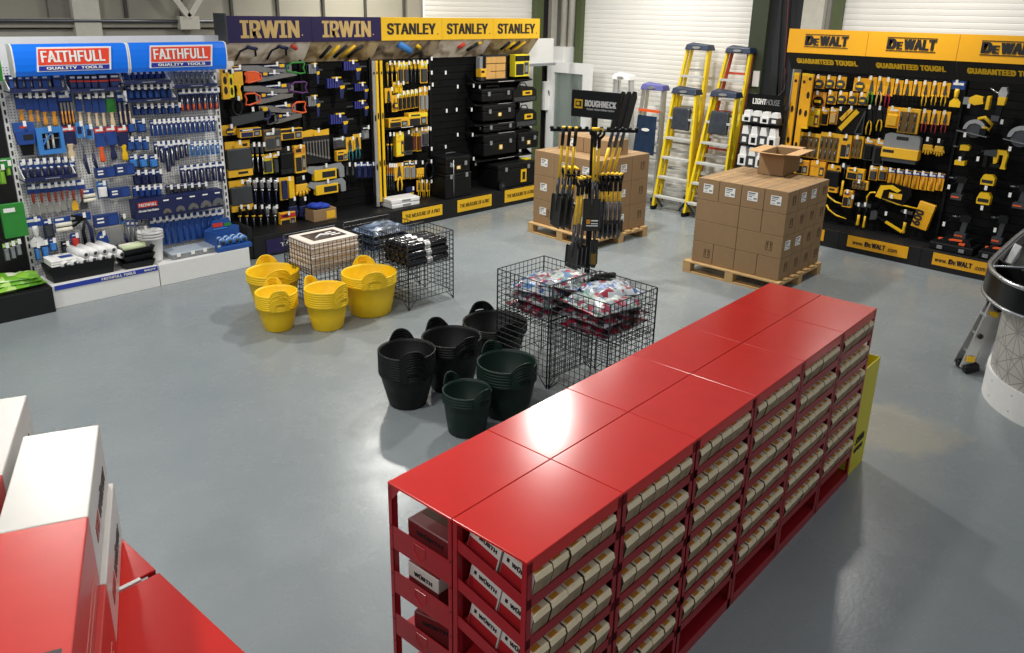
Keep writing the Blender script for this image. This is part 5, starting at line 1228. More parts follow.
# cartons on the near end unit's level shelves, interior shade put into their red
def endcarton(x, y, w, d, h, row, lab, rz=0):
    p = RM @ Vector((x, -UD + y, .107 + .205*row)); o = thing('carton', lab, 'carton', p, RA + rz, 'cartons in the end unit')
    dk = mat('shaded_red_carton', '6B2226', .4); m = MB().box((-w/2, -d/2, 0), (w/2, d/2, h), dk).box((-w/2-.001, -d/2-.001, h*.52), (w/2+.001, d/2+.001, h-.002), cartw if row == 3 else dk); m.build('box', o, bevel=.002, seg=1)
    MB().box((-w*.2, -d/2+.01, h), (w*.25, d/2-.01, h+.001), inkb).build('label', o)
    lettering(o, 'W\u00dcRTH', inkk, (-w/2-.002, 0, h*.72), d*.6, h*.16, face=Matrix(((0, 1, 0), (-1, 0, 0), (0, 0, 1))), bold=.04, depth=.001)
endcarton(.14, .16, .2, .24, .13, 4, 'red carton in painted shade on the top level shelf of the end unit')
endcarton(.13, .2, .18, .17, .14, 3, 'lettered carton on the second level shelf of the end unit')
endcarton(.15, .17, .2, .2, .13, 2, 'red carton with open lid, third level shelf of the end unit', .2)
# yellow board bin hooked behind the far end
yb = thing('display_bin', 'bright yellow board bin standing against the far end of the red row', 'bin', (5.02, 1.63, 0), RA - pi/2)
m = MB(); bw, bd, bh = .34, .3, .8
yb.location = RM @ Vector((3.308, -2*UD + .012, 0)); yb.rotation_euler.z = RA
for a, b in (((0, 0, 0), (bd, .006, bh-.02)), ((0, .344, 0), (bd, .35, bh)), ((bd-.006, 0, 0), (bd, .35, bh-.02)), ((0, 0, 0), (.006, .35, bh)), ((0, 0, .06), (bd, .35, .066))): m.box(a, b, boxy)
m.build('board', yb)
lettering(yb, '.com', inkk, (.14, -.003, .24), .16, .05, depth=.002); lettering(yb, 'www', inkk, (.14, -.003, .17), .16, .03, depth=.002)
# second red row beside the camera with big cartons on it
NR = thing('shelving_unit', 'red unit beside the camera, nearer side of the label strip gap', 'shelving unit', (0, 0, 0), 0, 'red units beside the camera')
bpy.data.objects.remove(NR)
NA = RA + R(.4); Npos = Vector((.727, 2.262, 0))
NM = Matrix.Translation(Npos) @ Matrix.Rotation(NA + pi/2, 4, 'Z')
for nm, x, lab in (('a', -UW - .009, 'red unit beside the camera, this side of the white strip'), ('b', .009, 'red unit beside the camera, under the big cartons beyond the white strip')):
    dup(F0, NM @ Vector((x, 0, 0)), NA + pi/2, lab, 'red units beside the camera'); dup(F0, NM @ Vector((x + UW, 2*UD, 0)), NA - pi/2, lab.replace('red unit', 'back to back red unit'), 'red units beside the camera')
st = thing('label_strip', 'white strip tucked into the gap between two red tops', 'strip', NM @ Vector((0, .06, UH-.004))); st.rotation_euler.z = NA + pi/2
MB().box((-.007, -.008, -.002), (.007, .12, .006), paper).build('strip', st)
BD = Vector((.38, .94, 0)).normalized(); BA = math.atan2(-BD.x, BD.y)
def bigcarton(far, ztop, lab, L=1.06, w=.21, h=.208, split=.525):
    """long carton lying on its side: white far half, red near half; origin at its far right bottom corner"""
    o = thing('long_carton', lab, 'carton', (far[0], far[1], ztop - h), BA, 'long white and red cartons')
    MB().box((-w, -split, 0), (0, 0, h), cartw).box((-w, -L, 0), (0, -split, h), cartr).build('box', o, bevel=.004)
    fm = Matrix(((0, -1, 0), (1, 0, 0), (0, 0, 1)))
    lettering(o, 'W\u00dcRTH', mat('grey_ink', '5A5654', .6), (.0006, -.21, h*.45), .23, .06, face=fm, bold=.04, depth=.001)
    e = MB()
    for k in range(2): e.box((.0, -.44 + .05*k, h*.32), (.0015, -.40 + .05*k, h*.56), mat('emblem_red', 'A8463E', .5))
    e.build('emblem', o)
    m = MB()
    for k in range(2): m.box((.0, -L*.94, h*(.2 + .16*k)), (.0012, -split-.08, h*(.22 + .16*k)), mat('pale_print', 'CF7A70', .5))
    m.build('print_lines', o)
    MB().box((-.09, -L+.012, h), (-.02, -L+.05, h+.0012), dgrey).build('label', o)
    return o
f1 = (.701, 2.51); bigcarton(f1, 1.636, 'long white and red carton, upper one of the nearer stack')
bigcarton((f1[0]+.012, f1[1]-.01), 1.424, 'long white and red carton under the nearer upper one', h=.2)
f3 = (.60, 2.885); bigcarton(f3, 1.636, 'long white and red carton, upper one at the left edge of the view', split=.53)
bigcarton((f3[0]+.008, f3[1]-.02), 1.424, 'long white and red carton below the left edge one', h=.2, split=.53)

# ---------------------------------------------------------------- flexible tubs
def tub(loc, R0, R1, h, m_, label, grp, rot, lip=.012, hs=1.0):
    T_ = t = thing('tub', label, 'tub', loc, rot, grp); n = 36
    pr = [(0, 0), (R0*.94, 0), (R0, .012), (R0 + (R1-R0)*.5, h*.5), (R1-.004, h-.025), (R1+lip*.5, h-.022), (R1+lip*.6, h), (R1-.002, h+.002), (R1-.01, h-.02), (R0-.008, .016), (0, .012)]
    m = MB(); m.lathe(pr, m_, n, cap=False); m.build('shell', t)
    for s in (0, 1):
        a0 = s*pi; hw = .44*hs; nx, H_ = 18, .078*(R1/.22)**.5; V = []; F = []
        def P_(u, t, o):
            top = h - .006 + (1-abs(u)**2.4)*H_; lo_ = h - .03; a = a0 + u*hw
            z = lo_ + (top-lo_)*t; ro = R1 + o + .004 + (1-u*u)*.02*max(0, (z-lo_)/(H_+.03))
            return (ro*cos(a), ro*sin(a), z)
        rows = [0, .3, .8, 1.0]
        for o in (0, .009):
            for t in rows:
                for i in range(nx+1): V.append(P_(-1 + 2*i/nx, t, o))
        W_ = nx+1; L4 = 4*W_
        hole = lambda i, j: j == 1 and 5 <= i < nx-5   # the slot for the fingers
        for j in range(3):
            for i in range(nx):
                if hole(i, j): continue
                q = j*W_ + i; F += [(q, q+1, q+W_+1, q+W_), (L4+q, L4+q+W_, L4+q+W_+1, L4+q+1)]
        for i in range(nx):
            for r_ in (0, 3): q = r_*W_ + i; F.append((q, L4+q, L4+q+1, q+1))
            if hole(i, 1):
                for r_ in (1, 2): q = r_*W_ + i; F.append((q, q+1, L4+q+1, L4+q))
        for i in (5, nx-5): q = W_ + i; F.append((q, q+W_, L4+q+W_, L4+q))
        hm = MB(); hm.add(V, F, m_, True)
        hm.tube([P_(-1 + 2*i/24, 1, .0045) for i in range(25)], .007, m_, 6); hm.build('handle', T_)
    return T_
def tubstack(px, rim, R1, n, hrim, m_, name, rot, step=.024, taper=.72):
    c = onZ(px, rim, hrim); h0 = hrim - step*(n-1); first = None
    for k in range(n):
        lab = name if n == 1 else ('%s of the nested %s' % (('lowest' if k == 0 else 'topmost' if k == n-1 else ORD[k] + ' from bottom'), name))
        if first is None: first = tub((c.x, c.y, 0), R1*taper, R1, h0, m_, lab, name, rot)
        else: dup(first, (c.x, c.y, step*k), rot + rnd.uniform(-.05, .05), lab, name)
VR = math.atan2(-.71, .71)   # direction that runs to the right in the picture
tubstack(369, 271.5, .266, 5, .42, tubyel, 'large yellow tubs beside the wire cages', R(66), .02, .78)
tubstack(325.7, 287, .195, 7, .40, tubyel, 'small yellow tubs in front of the dust sheets', R(104), .022, .75)
tubstack(276, 291, .188, 7, .37, tubyel, 'small yellow tubs at the front left', R(70), .02, .7)
tubstack(272.5, 270, .25, 4, .42, tubyel, 'large yellow tubs farthest left', R(72), .022, .72)
tubstack(406.7, 349, .213, 9, .45, tubblk, 'black tubs of the tall leftmost stack', R(65), .02, .68)
tubstack(451.5, 336, .232, 5, .44, tubblk, 'black tubs in the middle of the dark group', R(80), .02, .72)
tubstack(495, 321, .28, 4, .3, tubblk, 'wide black tubs against the wire cages', R(75), .016, .78)
tubstack(507, 361, .22, 6, .42, tubgrn, 'large dark green tubs', R(80), .022, .76)
tubstack(467, 389, .172, 4, .33, tubgrn, 'small dark green tubs at the front', R(88), .02, .8)

# ---------------------------------------------------------------- wire cages and what they hold
def cage(x0, x1, y0, y1, h, label, zf=.0, pitch=.05, floor_z=.4, rot=0):
    c = thing('wire_cage', label, 'wire basket', ((x0+x1)/2, (y0+y1)/2, 0), rot, 'black wire cages'); w, d = (x1-x0)/2, (y1-y0)/2
    b0 = .09; r = .0033
    def panel(p, q):
        m = MB(); p, q = Vector(p), Vector(q); n = max(2, round((q-p).length/pitch))
        for i in range(1, n):
            a = p + (q-p)*i/n; m.cyl((a.x, a.y, b0), (a.x, a.y, h), r, wire, 4)
        k = round((h-b0)/pitch)
        for i in range(k+1):
            z = b0 + (h-b0)*i/k; rr = r if 0 < i < k else .0045
            m.cyl((p.x, p.y, z), (q.x, q.y, z), rr, wire, 4)
        return m.build('mesh_panel', c)
    C = [(-w, -d), (w, -d), (w, d), (-w, d)]
    for i in range(4): a, b = C[i], C[(i+1) % 4]; panel((a[0], a[1], 0), (b[0], b[1], 0))
    for i, (x, y) in enumerate(C):
        m = MB().cyl((x, y, 0), (x, y, h), .0065, wire, 6)
        for dx, dy in ((-math.copysign(.09, x), 0), (0, -math.copysign(.09, y))): m.cyl((x, y, .004), (x+dx, y+dy, b0), .004, wire, 5)
        m.build('corner_post', c)
    m = MB(); n = round(2*w/pitch)
    for i in range(n+1): X = -w + 2*w*i/n; m.cyl((X, -d, floor_z), (X, d, floor_z), r, wire, 4)
    n = round(2*d/pitch)
    for i in range(n+1): Y_ = -d + 2*d*i/n; m.cyl((-w, Y_, floor_z), (w, Y_, floor_z), r, wire, 4)
    m.build('floor_grid', c); return c
cage(4.70, 5.29, 6.09, 6.56, .74, 'wire cage of black rolls, standing right of the large yellow tubs', floor_z=.43)
cage(3.97, 4.58, 6.68, 7.18, .70, 'wire cage of folded dust sheets behind the small yellow tubs', floor_z=.42)
cage(4.70, 5.30, 6.66, 7.2, .70, 'wire cage of blue plastic packs next to the tool wall', floor_z=.42)
cage(4.42, 4.98, 3.95, 4.53, .88, 'taller wire cage of bags, farther one behind the green tubs', floor_z=.52)
cage(4.43, 5.01, 3.36, 3.93, .88, 'taller wire cage of bags, nearer one beside the red row', floor_z=.52)
def blackroll(x0, x1, y, z, r, lab, tiltz=0):
    o = thing('plastic_roll', lab, 'roll', ((x0+x1)/2, y, z), tiltz, 'black plastic rolls in the cage'); L_ = (x1-x0)/2
    m = MB(); m.lathe([(r*.3, -L_), (r*.9, -L_), (r, -L_+.01), (r*1.02, 0), (r, L_-.01), (r*.9, L_), (r*.3, L_)], mat('black_film', '15161A', .18, bump=.12, bscale=25), 14).xf(Matrix.Rotation(pi/2, 4, 'Y')); m.build('film', o)
    MB().lathe([(r*1.04, -.035), (r*1.05, 0), (r*1.04, .035)], paper, 14, cap=False).xf(Matrix.Translation((.0, 0, 0)) @ Matrix.Rotation(pi/2, 4, 'Y')).build('paper_band', o)
for L_, (z, ys) in enumerate(((.475, (6.15, 6.235, 6.32, 6.405, 6.49)), (.55, (6.16, 6.25, 6.34, 6.43, 6.5)), (.625, (6.18, 6.28, 6.38, 6.47)))):
    for k, y in enumerate(ys): blackroll(4.74, 5.255, y, z, .041, '%s black roll back from the front, %s layer of the cage' % (ORD[k], ('bottom', 'middle', 'top')[L_]), rnd.uniform(-.03, .03))
dsm = graphic_material('sheet_print', '2C1E1A', '3A2A24', '57463C')
for k in range(9):
    o = thing('dust_sheet_pack', ('topmost pack of folded dust sheets with a dark printed label' if k == 8 else '%s pack from bottom of the folded dust sheets' % ORD[k]), 'folded sheet', (4.275 + rnd.uniform(-.01, .01), 6.93 + rnd.uniform(-.01, .01), .378 + .035*k), rnd.uniform(-.03, .03), 'folded dust sheet packs')
    MB().box((-.275, -.22, 0), (.275, .22, .036), mat('sheet_cloth', 'E4D8CB', .75, var=.05, bump=.15, bscale=20)).build('folded_cloth', o, bevel=.012)
    if k == 8:
        MB().box((-.19, -.13, .036), (.2, .14, .038), dsm).build('label', o)
        MB().tube([(-.12, -.05, .04), (-.03, .02, .04), (.05, -.02, .04)], .012, paper, 6).build('picture', o)
        for j in range(3): MB().box((.06, -.06 + .055*j, .038), (.17 - .02*j, -.035 + .055*j, .0392), paper).build('print_lines', o)
def softpack(loc, w, d, h, label, mats_, grp, rz=0, cat='bag', seed=1):
    """filled plastic bag: a pillow with pinched corners, printed in patches"""
    o = thing('bag' if cat == 'bag' else cat.replace(' ', '_'), label, cat, loc, rz, grp); rr = random.Random(seed)
    nx, ny = 12, 9; vs = []; fs = []
    for s in (1, -1):
        for j in range(ny+1):
            for i in range(nx+1):
                u = 2*i/nx - 1; v = 2*j/ny - 1
                t = max(0, (1-u**4)*(1-v**4)); z = h/2 + s*h/2*t**.6*(1 + .0)
                q = 1 - .07*(1-abs(u))*abs(v)**2
                vs.append((w/2*u*(1 - .06*(1-v*v)), d/2*v*(1 - .06*(1-u*u)), z + (rr.uniform(-.012, .012) if t > .05 else 0)))
    N_ = (nx+1)*(ny+1)
    parts = {}
    for s in (0, 1):
        for j in range(ny):
            for i in range(nx):
                a = s*N_ + j*(nx+1) + i; f = (a, a+1, a+nx+2, a+nx+1)
                cc = mats_[(0 if (2 <= i < 10 and 2 <= j < 7) else 1) if s == 0 else 1]
                if s == 0 and 4 <= i < 8 and 3 <= j < 6: cc = mats_[2]
                if s == 0 and (i + 2*j) % 7 == 0 and len(mats_) > 3: cc = mats_[3]
                parts.setdefault(cc, []).append(f)
    m = MB(); first = True
    for cc, ff in parts.items():
        if first: m.add(vs, ff, cc, True); first = False
        else:
            if cc not in m.mats: m.mats.append(cc)
            for f in ff: m.f.append(list(f)); m.mi.append(m.mats.index(cc)); m.sm.append(True)
    m.build('film', o)
    MB().box((-w/2-.01, -d*.46, h/2-.003), (-w/2+.02, d*.46, h/2+.003), mats_[0]).build('seam', o); MB().box((w/2-.02, -d*.46, h/2-.003), (w/2+.01, d*.46, h/2+.003), mats_[0]).build('seam', o); return o
def film(name, cols, scale):
    """shiny printed film: patches of colour in irregular cells"""
    m = mat(name, 'FFFFFF', .28, bump=.25, bscale=22); nt = m.node_tree; N = nt.nodes; L = nt.links; b = N['Principled BSDF']
    tc = N.new('ShaderNodeTexCoord'); vo = N.new('ShaderNodeTexVoronoi'); vo.inputs['Scale'].default_value = scale; L.new(tc.outputs['Object'], vo.inputs['Vector'])
    sp = N.new('ShaderNodeSeparateColor'); L.new(vo.outputs['Color'], sp.inputs[0]); r = N.new('ShaderNodeValToRGB'); r.color_ramp.interpolation = 'CONSTANT'; L.new(sp.outputs[0], r.inputs['Fac'])
    for i, c in enumerate(cols):
        e = r.color_ramp.elements[i] if i < 2 else r.color_ramp.elements.new(i/len(cols))
        e.position = i/len(cols); e.color = lin(c)
    L.new(r.outputs['Color'], b.inputs['Base Color']); return m
fA = film('film_red_dark', ['7A1A30', '2E2A30', '8E2038', '9A9EA2', '4A2A36'], 24); fB = film('film_pale_mixed', ['A9AEB2', '6C7176', '949CA2', 'A03045', 'C4C8CC', '5E7F6A'], 24); fC = film('film_blue_mixed', ['BCC4C8', '4A7FB8', '8898A8', '2F5A98', 'C9CED2', '9C2A3C'], 18); fD = film('film_green_mixed', ['B0BCB2', '7FA08A', 'D0D6D2', '5F86B4', 'B43A4C', '8A928E'], 18)
fE = film('film_denim', ['5C6F88', '48586E', '7A8CA4', '39465A', '9AA8B8'], 16); fF = film('film_slate', ['2E3848', '48586E', '3A4658'], 16)
for k in range(3):
    softpack((5.0, 6.93, .43 + .078*k), .52, .44, .1, ['bottom', 'middle', 'top'][k] + ' blue plastic pack in the cage by the tool wall', [fE, fF, fE, fE], 'blue plastic packs', R(3*k), 'plastic pack', 40+k)
pals = [[fA, fA, fA, fA], [fB, fB, fC, fB]]
for k in range(3):
    softpack((4.72, 4.24 + .0*k, .525 + .085*k), .53, .48, .12, ['dark red bag at the bottom of the farther tall cage', 'grey and white bag in the middle of the farther tall cage', 'white, red and blue bag on top in the farther tall cage'][k], [pals[0], pals[1], [fB, fC, fC, fB]][k], 'bags in the tall cages', R(-4 + 9*k), 'bag', 50+k)
    softpack((4.74, 3.65, .525 + .085*k), .54, .49, .12, ['dark red bag at the bottom of the nearer tall cage', 'white and red bag in the middle of the nearer tall cage', 'white, blue and green bag on top in the nearer tall cage'][k], [pals[0], [fB, fA, fC, fA], [fD, fB, fC, fD]][k], 'bags in the tall cages', R(5 - 8*k), 'bag', 60+k)
softpack((4.78, 4.1, .77), .44, .36, .09, 'pale bag lying high in the corner of the farther tall cage', [fD, fB, fD, fC], 'bags in the tall cages', R(20), 'bag', 71)
softpack((4.86, 3.7, .765), .42, .34, .09, 'blue and white bag lying crosswise atop the nearer tall cage', [fC, fC, fC, fB], 'bags in the tall cages', R(-25), 'bag', 72)

fG = film('film_bright_green', ['8CC63F', '6FAE2E', 'B8DC80', 'DDE8C8', '4E8A2A'], 9)
for k in range(3):
    q = onZ(14 + 3*k, 288 - 1.5*k, .26)
    softpack((q.x - .05*k, q.y, .252 + .035*k), .5, .26, .06, ['lowest', 'middle', 'topmost'][k] + ' crumpled green bag lying on the black plinth at the far left', [fG, fG, fG, fG], 'crumpled green bags', R(6 - 9*k), 'bag', 80+k)
# ---------------------------------------------------------------- shovel stand
SP = Vector((6.81, 5.53, 0)); RV = Vector((.7071, -.7071, 0)); AV = Vector((.7071, .7071, 0))   # rightwards and away from the viewer
SR = -pi/4
sd = thing('tool_stand', 'black upright stand of shovels with a black lettered sign on top', 'shop display', SP, SR)
MB().box((-.03, -.03, .02), (.03, .03, 1.86), black).build('post', sd)
for a in (20, -28): MB().xf(Matrix.Identity(4)).bar((-.36*cos(R(a)), -.36*sin(R(a)), .03), (.36*cos(R(a)), .36*sin(R(a)), .03), .05, .05, black).build('base_leg', sd)
for s in (-1, 1):
    m = MB().box((min(0, s*.47), -.02, 1.675), (max(0, s*.47), .02, 1.705), black)
    for k in range(6): m.lathe([(.02, 0), (.024, .012), (.012, .026)], black, 8, (s*(.08 + .075*k), 0, 1.705))
    m.build('upper_arm', sd)
    m = MB().box((min(0, s*.3), -.09, 1.2), (max(0, s*.3), -.06, 1.225), black)
    for k in range(5): m.box((s*(.07 + .055*k)-.006, -.2, 1.205), (s*(.07 + .055*k)+.006, -.06, 1.22), black)
    m.build('lower_arm', sd)
sg = MB().box((-.29, -.015, -.14), (.29, .015, .14), blackg).build('sign_board', sd, (0, -.04, 1.965), R(-34), bevel=.003, seg=1)
lettering(sg, 'ROUGHNECK', paper, (.065, -.018, .01), .37, .068, bold=.05); lettering(sg, 'TOUGH TOOLS FROM TOUGH', paper, (.065, -.018, -.05), .33, .018, bold=.01)
MB().box((-.25, -.019, -.05), (-.15, -.015, .045), yel2).box((-.234, -.021, -.03), (-.166, -.019, .028), inkk).box((-.222, -.023, -.016), (-.186, -.021, .018), yel2).build('emblem', sg)
def shovel(x, y, ztop, L_, label, blade='square', rz=0, lean=0, grip='d', up=False, cat='shovel', grp=None, yl=.35, sl=.24, badge=False):
    """hung tool, origin at its grip; hangs straight down (up: blade uppermost)"""
    o = thing(cat.replace(' ', '_'), label, cat, Vector(SP) + RV*x + AV*y + Vector((0, 0, ztop)), SR + rz, grp)
    o.rotation_euler = (0, lean, SR + rz)
    if grip == 'd':
        MB().cyl((-.042, 0, -.012), (.042, 0, -.012), .017, yel2, 10).build('hand_grip', o)
        MB().tube([(-.052, 0, -.015), (-.05, 0, -.06), (0, 0, -.11)], [.017, .015, .02], black, 8).tube([(.052, 0, -.015), (.05, 0, -.06), (0, 0, -.11), (0, 0, -.2)], [.017, .015, .02, .02], black, 8).build('yoke', o)
        z0 = -.2
    else:
        MB().tube([(0, 0, 0), (0, 0, -.2)], .019, black, 8).build('hand_grip', o); MB().lathe([(.02, -.012), (.021, .002), (.01, .008)], yel2, 10).build('end_cap', o); z0 = -.2
    zs = z0 - yl
    MB().cyl((0, 0, z0), (0, 0, zs), .0165, yel2, 10).build('shaft', o)
    MB().tube([(0, 0, zs+.01), (0, -.005, zs - sl*.5), (0, .0, zs - sl)], [.019, .02, .015], dsteel, 10).build('socket', o)
    zb = zs - sl + .03; hb = L_ + zb
    W_ = {'square': .095, 'round': .085, 'narrow': .045, 'fork': .09}[blade]
    if blade == 'square': P_ = [(-W_, zb), (W_, zb), (W_*1.02, -L_+.02), (W_*.95, -L_), (-W_*.95, -L_), (-W_*1.02, -L_+.02)]
    elif blade == 'round': P_ = [(-W_*.8, zb), (W_*.8, zb), (W_, zb - hb*.35), (W_*.8, -L_ + hb*.25), (0, -L_), (-W_*.8, -L_ + hb*.25), (-W_, zb - hb*.35)]
    else: P_ = [(-W_*.9, zb), (W_*.9, zb), (W_, -L_+.06), (W_*.5, -L_), (-W_*.5, -L_), (-W_, -L_+.06)]
    m = MB(); bs = mat('blade_steel', '3B3A36', .4, metal=.35)
    if blade == 'fork':
        m.box((-W_, -.012, zb-.03), (W_, .012, zb), dsteel)
        for i in range(4): X_ = -W_ + .008 + (2*W_-.016)*i/3; m.tube([(X_, 0, zb-.02), (X_, -.012, -L_+.08), (X_, 0, -L_)], [.009, .008, .003], dsteel, 6)
    else:
        m.prism(P_, -.002, .002, bs); m.box((-W_, -.014, zb - .01), (-W_+.006, .0, -L_+.05), dsteel).box((W_-.006, -.014, zb - .01), (W_, .0, -L_+.05), dsteel)
        m.tube([(0, -.006, zb), (0, -.008, zb - hb*.5)], [.014, .004], bs, 6)
    m.build('blade', o)
    if badge: MB().box((-W_*.6, -.006, -L_+.05), (W_*.9, -.003, -L_+.14), inkk).box((-W_*.55, -.008, -L_+.08), (-W_*.1, -.006, -L_+.13), owood).box((.0, -.008, -L_+.11), (W_*.8, -.006, -L_+.125), paper).box((.0, -.008, -L_+.08), (W_*.8, -.006, -L_+.09), paper).box((-W_*.55, -.008, -L_+.055), (W_*.8, -.006, -L_+.066), paper).build('blade_label', o)
    if blade == 'narrow': MB().box((-W_*.7, -.005, -L_+.04), (W_*.7, -.003, -L_+.17), mat('gold_label', '8A6A22', .4)).build('blade_label', o)
    if up: o.rotation_euler = (pi, lean, SR + rz); o.location += Vector((0, 0, -L_))
    return o
LMR = ['leftmost', 'middle', 'right one']
for k in range(3): shovel(-.33 + .065*k, -.05 - .02*k, 1.73, 1.13, LMR[k] + ' of the long handled shovels on the left arm', 'square', R(-62), R(6), 'long', False, 'shovel', 'long handled shovels on the left arm', .37, .22)
shovel(.0, -.16, 1.74, 1.12, 'big square mouthed shovel facing out at the centre of the stand', 'square', 0, 0, 'd', False, 'shovel', None, .37, .22, True)
shovel(.05, -.1, 1.72, 1.1, 'square mouthed shovel just behind the one facing out', 'square', R(10), 0, 'd', False, 'shovel', None, .37, .22)
for k in range(3): shovel(.06 + .065*k, .05 + .02*k, 2.12, 1.16, LMR[k] + ' of the upside-down spades at the right, blades up behind the sign', 'narrow', R(25), R(14), 'long', True, 'shovel', 'upside down narrow spades', .36, .2)
for k in range(3): shovel(-.15 + .05*k, -.2 + .05*k, 1.22, 1.04, LMR[k] + ' of the three shovels on the lower left arm', 'square', R(-50), R(4), 'd', False, 'shovel', 'shovels on the lower left arm', .34, .27)
for k in range(3): shovel(-.28 + .06*k, .1, 1.27, .68, LMR[k] + ' of the short digging forks behind the left shovels', 'fork', R(-60), R(12), 'd', False, 'garden fork', 'short forks', .08, .15)
for k in range(5): shovel(.1 + .055*k, -.1 + .035*k, 1.25 - .006*k, .76, '%s of the five round pointed shovels on the lower right arm' % ['leftmost', 'second', 'third', 'fourth', 'rightmost'][k], 'round', R(62), R(-4), 'd', False, 'shovel', 'round pointed shovels on the lower right arm', .13, .25)
shovel(.06, -.04, 1.16, 1.0, 'narrow trenching shovel hanging lowest at the foot of the stand', 'narrow', 0, 0, 'd', False, 'shovel', None, .3, .2)
# ---------------------------------------------------------------- pallets of cartons
def pallet(x0, y0, dx, dy, label, rz):
    p = thing('pallet', label, 'pallet', (x0, y0, 0), rz, 'wooden pallets')
    for i in range(7): w = .098; x = (dx-w)*i/6; MB().box((x, 0, .118), (x+w, dy, .138), wood).build('deck_board', p, bevel=.003, seg=1)
    for j in range(3): y = (dy-.1)*j/2; MB().box((0, y, .096), (dx, y+.1, .118), wood).build('stringer', p)
    for i in range(3):
        for j in range(3): MB().box(((dx-.1)*i/2, (dy-.1)*j/2, .02), ((dx-.1)*i/2+.1, (dy-.1)*j/2+.1, .096), wood).build('block', p)
    for i in range(3): MB().box(((dx-.1)*i/2, 0, 0), ((dx-.1)*i/2+.1, dy, .02), wood).build('bottom_board', p)
    return p
tape = mat('parcel_tape', 'B89468', .3)
def kbox(M, x0, x1, y0, y1, z0, z1, label, grp, lab=None, mark=None, op=False):
    """sealed carton with taped top; lab / mark list the faces that carry the white label and the inked arrows"""
    cx, cy = (x0+x1)/2, (y0+y1)/2; w, d, h = x1-x0-.004, y1-y0-.004, z1-z0-.002
    o = thing('cardboard_box', label, 'box', M @ Vector((cx, cy, z0)), M.to_euler().z, grp)
    MB().box((-w/2, -d/2, 0), (w/2, d/2, h), kraft).build('carton', o, bevel=.005)
    MB().box((-w/2+.004, -.022, h), (w/2-.004, .022, h+.0012), tape).build('tape', o)
    fl = Matrix(((0, -1, 0), (-1, 0, 0), (0, 0, 1)))
    for f in (lab or ''):
        m = MB()
        if f == 'l':   # on the face that looks along -x
            s = Matrix(((0, 1, 0, -w/2), (-1, 0, 0, 0), (0, 0, 1, h*.55), (0, 0, 0, 1)))
        else: s = Matrix(((1, 0, 0, 0), (0, 1, 0, -d/2), (0, 0, 1, h*.55), (0, 0, 0, 1)))
        m.box((-.06, -.002, -.05), (.06, 0, .05), paper)
        for k, (a, b, c, e) in enumerate(((-.05, .03, .03, .04), (-.05, .012, .02, .02), (-.05, -.01, -.005, .002), (.012, -.03, .05, -.012), (-.05, -.036, -.01, -.03))): m.box((a, -.003, b), (c, -.002, e), grey if k else inkk)
        m.xf(s).build('label', o)
    for f in (mark or ''):
        m = MB(); s = Matrix(((0, 1, 0, -w/2), (-1, 0, 0, -d*.22), (0, 0, 1, h*.5), (0, 0, 0, 1))) if f == 'l' else Matrix(((1, 0, 0, w*.1), (0, 1, 0, -d/2), (0, 0, 1, h*.55), (0, 0, 0, 1)))
        for sx in (-.018, .018): m.box((sx-.004, -.0015, -.03), (sx+.004, -.0003, .02), inkb).prism([(sx-.012, .018), (sx+.012, .018), (sx, .04)], -.0015, -.0003, inkb)
        m.box((-.038, -.0015, -.05), (.038, -.0003, -.044), inkb).box((-.038, -.0015, .045), (.038, -.0003, .05), inkb).box((-.038, -.0015, -.05), (-.033, -.0003, .05), inkb).box((.033, -.0015, -.05), (.038, -.0003, .05), inkb)
        m.xf(s).build('arrow_mark', o)
    return o
# pallet near the red row: local x runs along +X (right face), local y along +Y (left face)
A1 = R(-2); M1 = Matrix.Translation((8.02, 3.83, 0)) @ Matrix.Rotation(R(2), 4, 'Z')
pallet(7.97, 3.79, 1.12, 1.2, 'wooden pallet under the carton stack close to the red row', R(2))
Hh = .2475; G1 = 'cartons on the pallet close to the red row'
for j in range(4):
    for i in range(4):
        kbox(M1, .262*i, .262*(i+1), .272*j, .272*(j+1), .14+3*Hh, .14+4*Hh, 'top layer carton, %s from the right along the labelled face, %s row back' % (ORD[j], ORD[i]), G1, ('l' if i == 0 else '') + ('f' if j == 0 and i in (1, 2) else ''), 'f' if j == 0 and i in (0, 3) else '')
lay = {2: [(0, 1), (1, 2), (2, 4)], 1: [(0, 2), (2, 4)], 0: [(0, 1), (1, 2), (2, 3), (3, 4)]}
for L_, rows in lay.items():
    nm = ('bottom', 'second', 'third')[L_]
    for n, (a, b) in enumerate(rows): kbox(M1, 0, .262, .272*a, .272*b, .14+L_*Hh, .14+(L_+1)*Hh, '%s layer carton, %s from the right along the left side of the near stack' % (nm, ORD[n]), G1, 'f' if n == 0 and L_ == 1 else '', ('l' if (L_ == 1 and n == 0) or (L_ == 0 and n == 3) else '') + ('f' if n == 0 and L_ != 1 else ''))
    for i in range(1, 4): kbox(M1, .262*i, .262*(i+1), 0, .272, .14+L_*Hh, .14+(L_+1)*Hh, '%s layer carton, %s along the right side of the near stack' % (nm, ORD[i]), G1, 'f' if L_ == 1 and i == 1 else '', 'f' if not (L_ == 1 and i == 1) else '')
ob = thing('open_box', 'open cardboard box with raised flaps on top of the carton stack', 'box', (8.93, 4.5, 1.131), R(8)); w, d, h = .5, .33, .25
ob.location = ((8.66+9.3)/2 + .02, 4.47, 1.132); w, d = .56, .3
m = MB()
for a, b in (((-w/2, -d/2, 0), (w/2, -d/2+.006, h)), ((-w/2, d/2-.006, 0), (w/2, d/2, h)), ((-w/2, -d/2, 0), (-w/2+.006, d/2, h)), ((w/2-.006, -d/2, 0), (w/2, d/2, h)), ((-w/2, -d/2, 0), (w/2, d/2, .006))): m.box(a, b, kraft)
m.build('carton', ob)
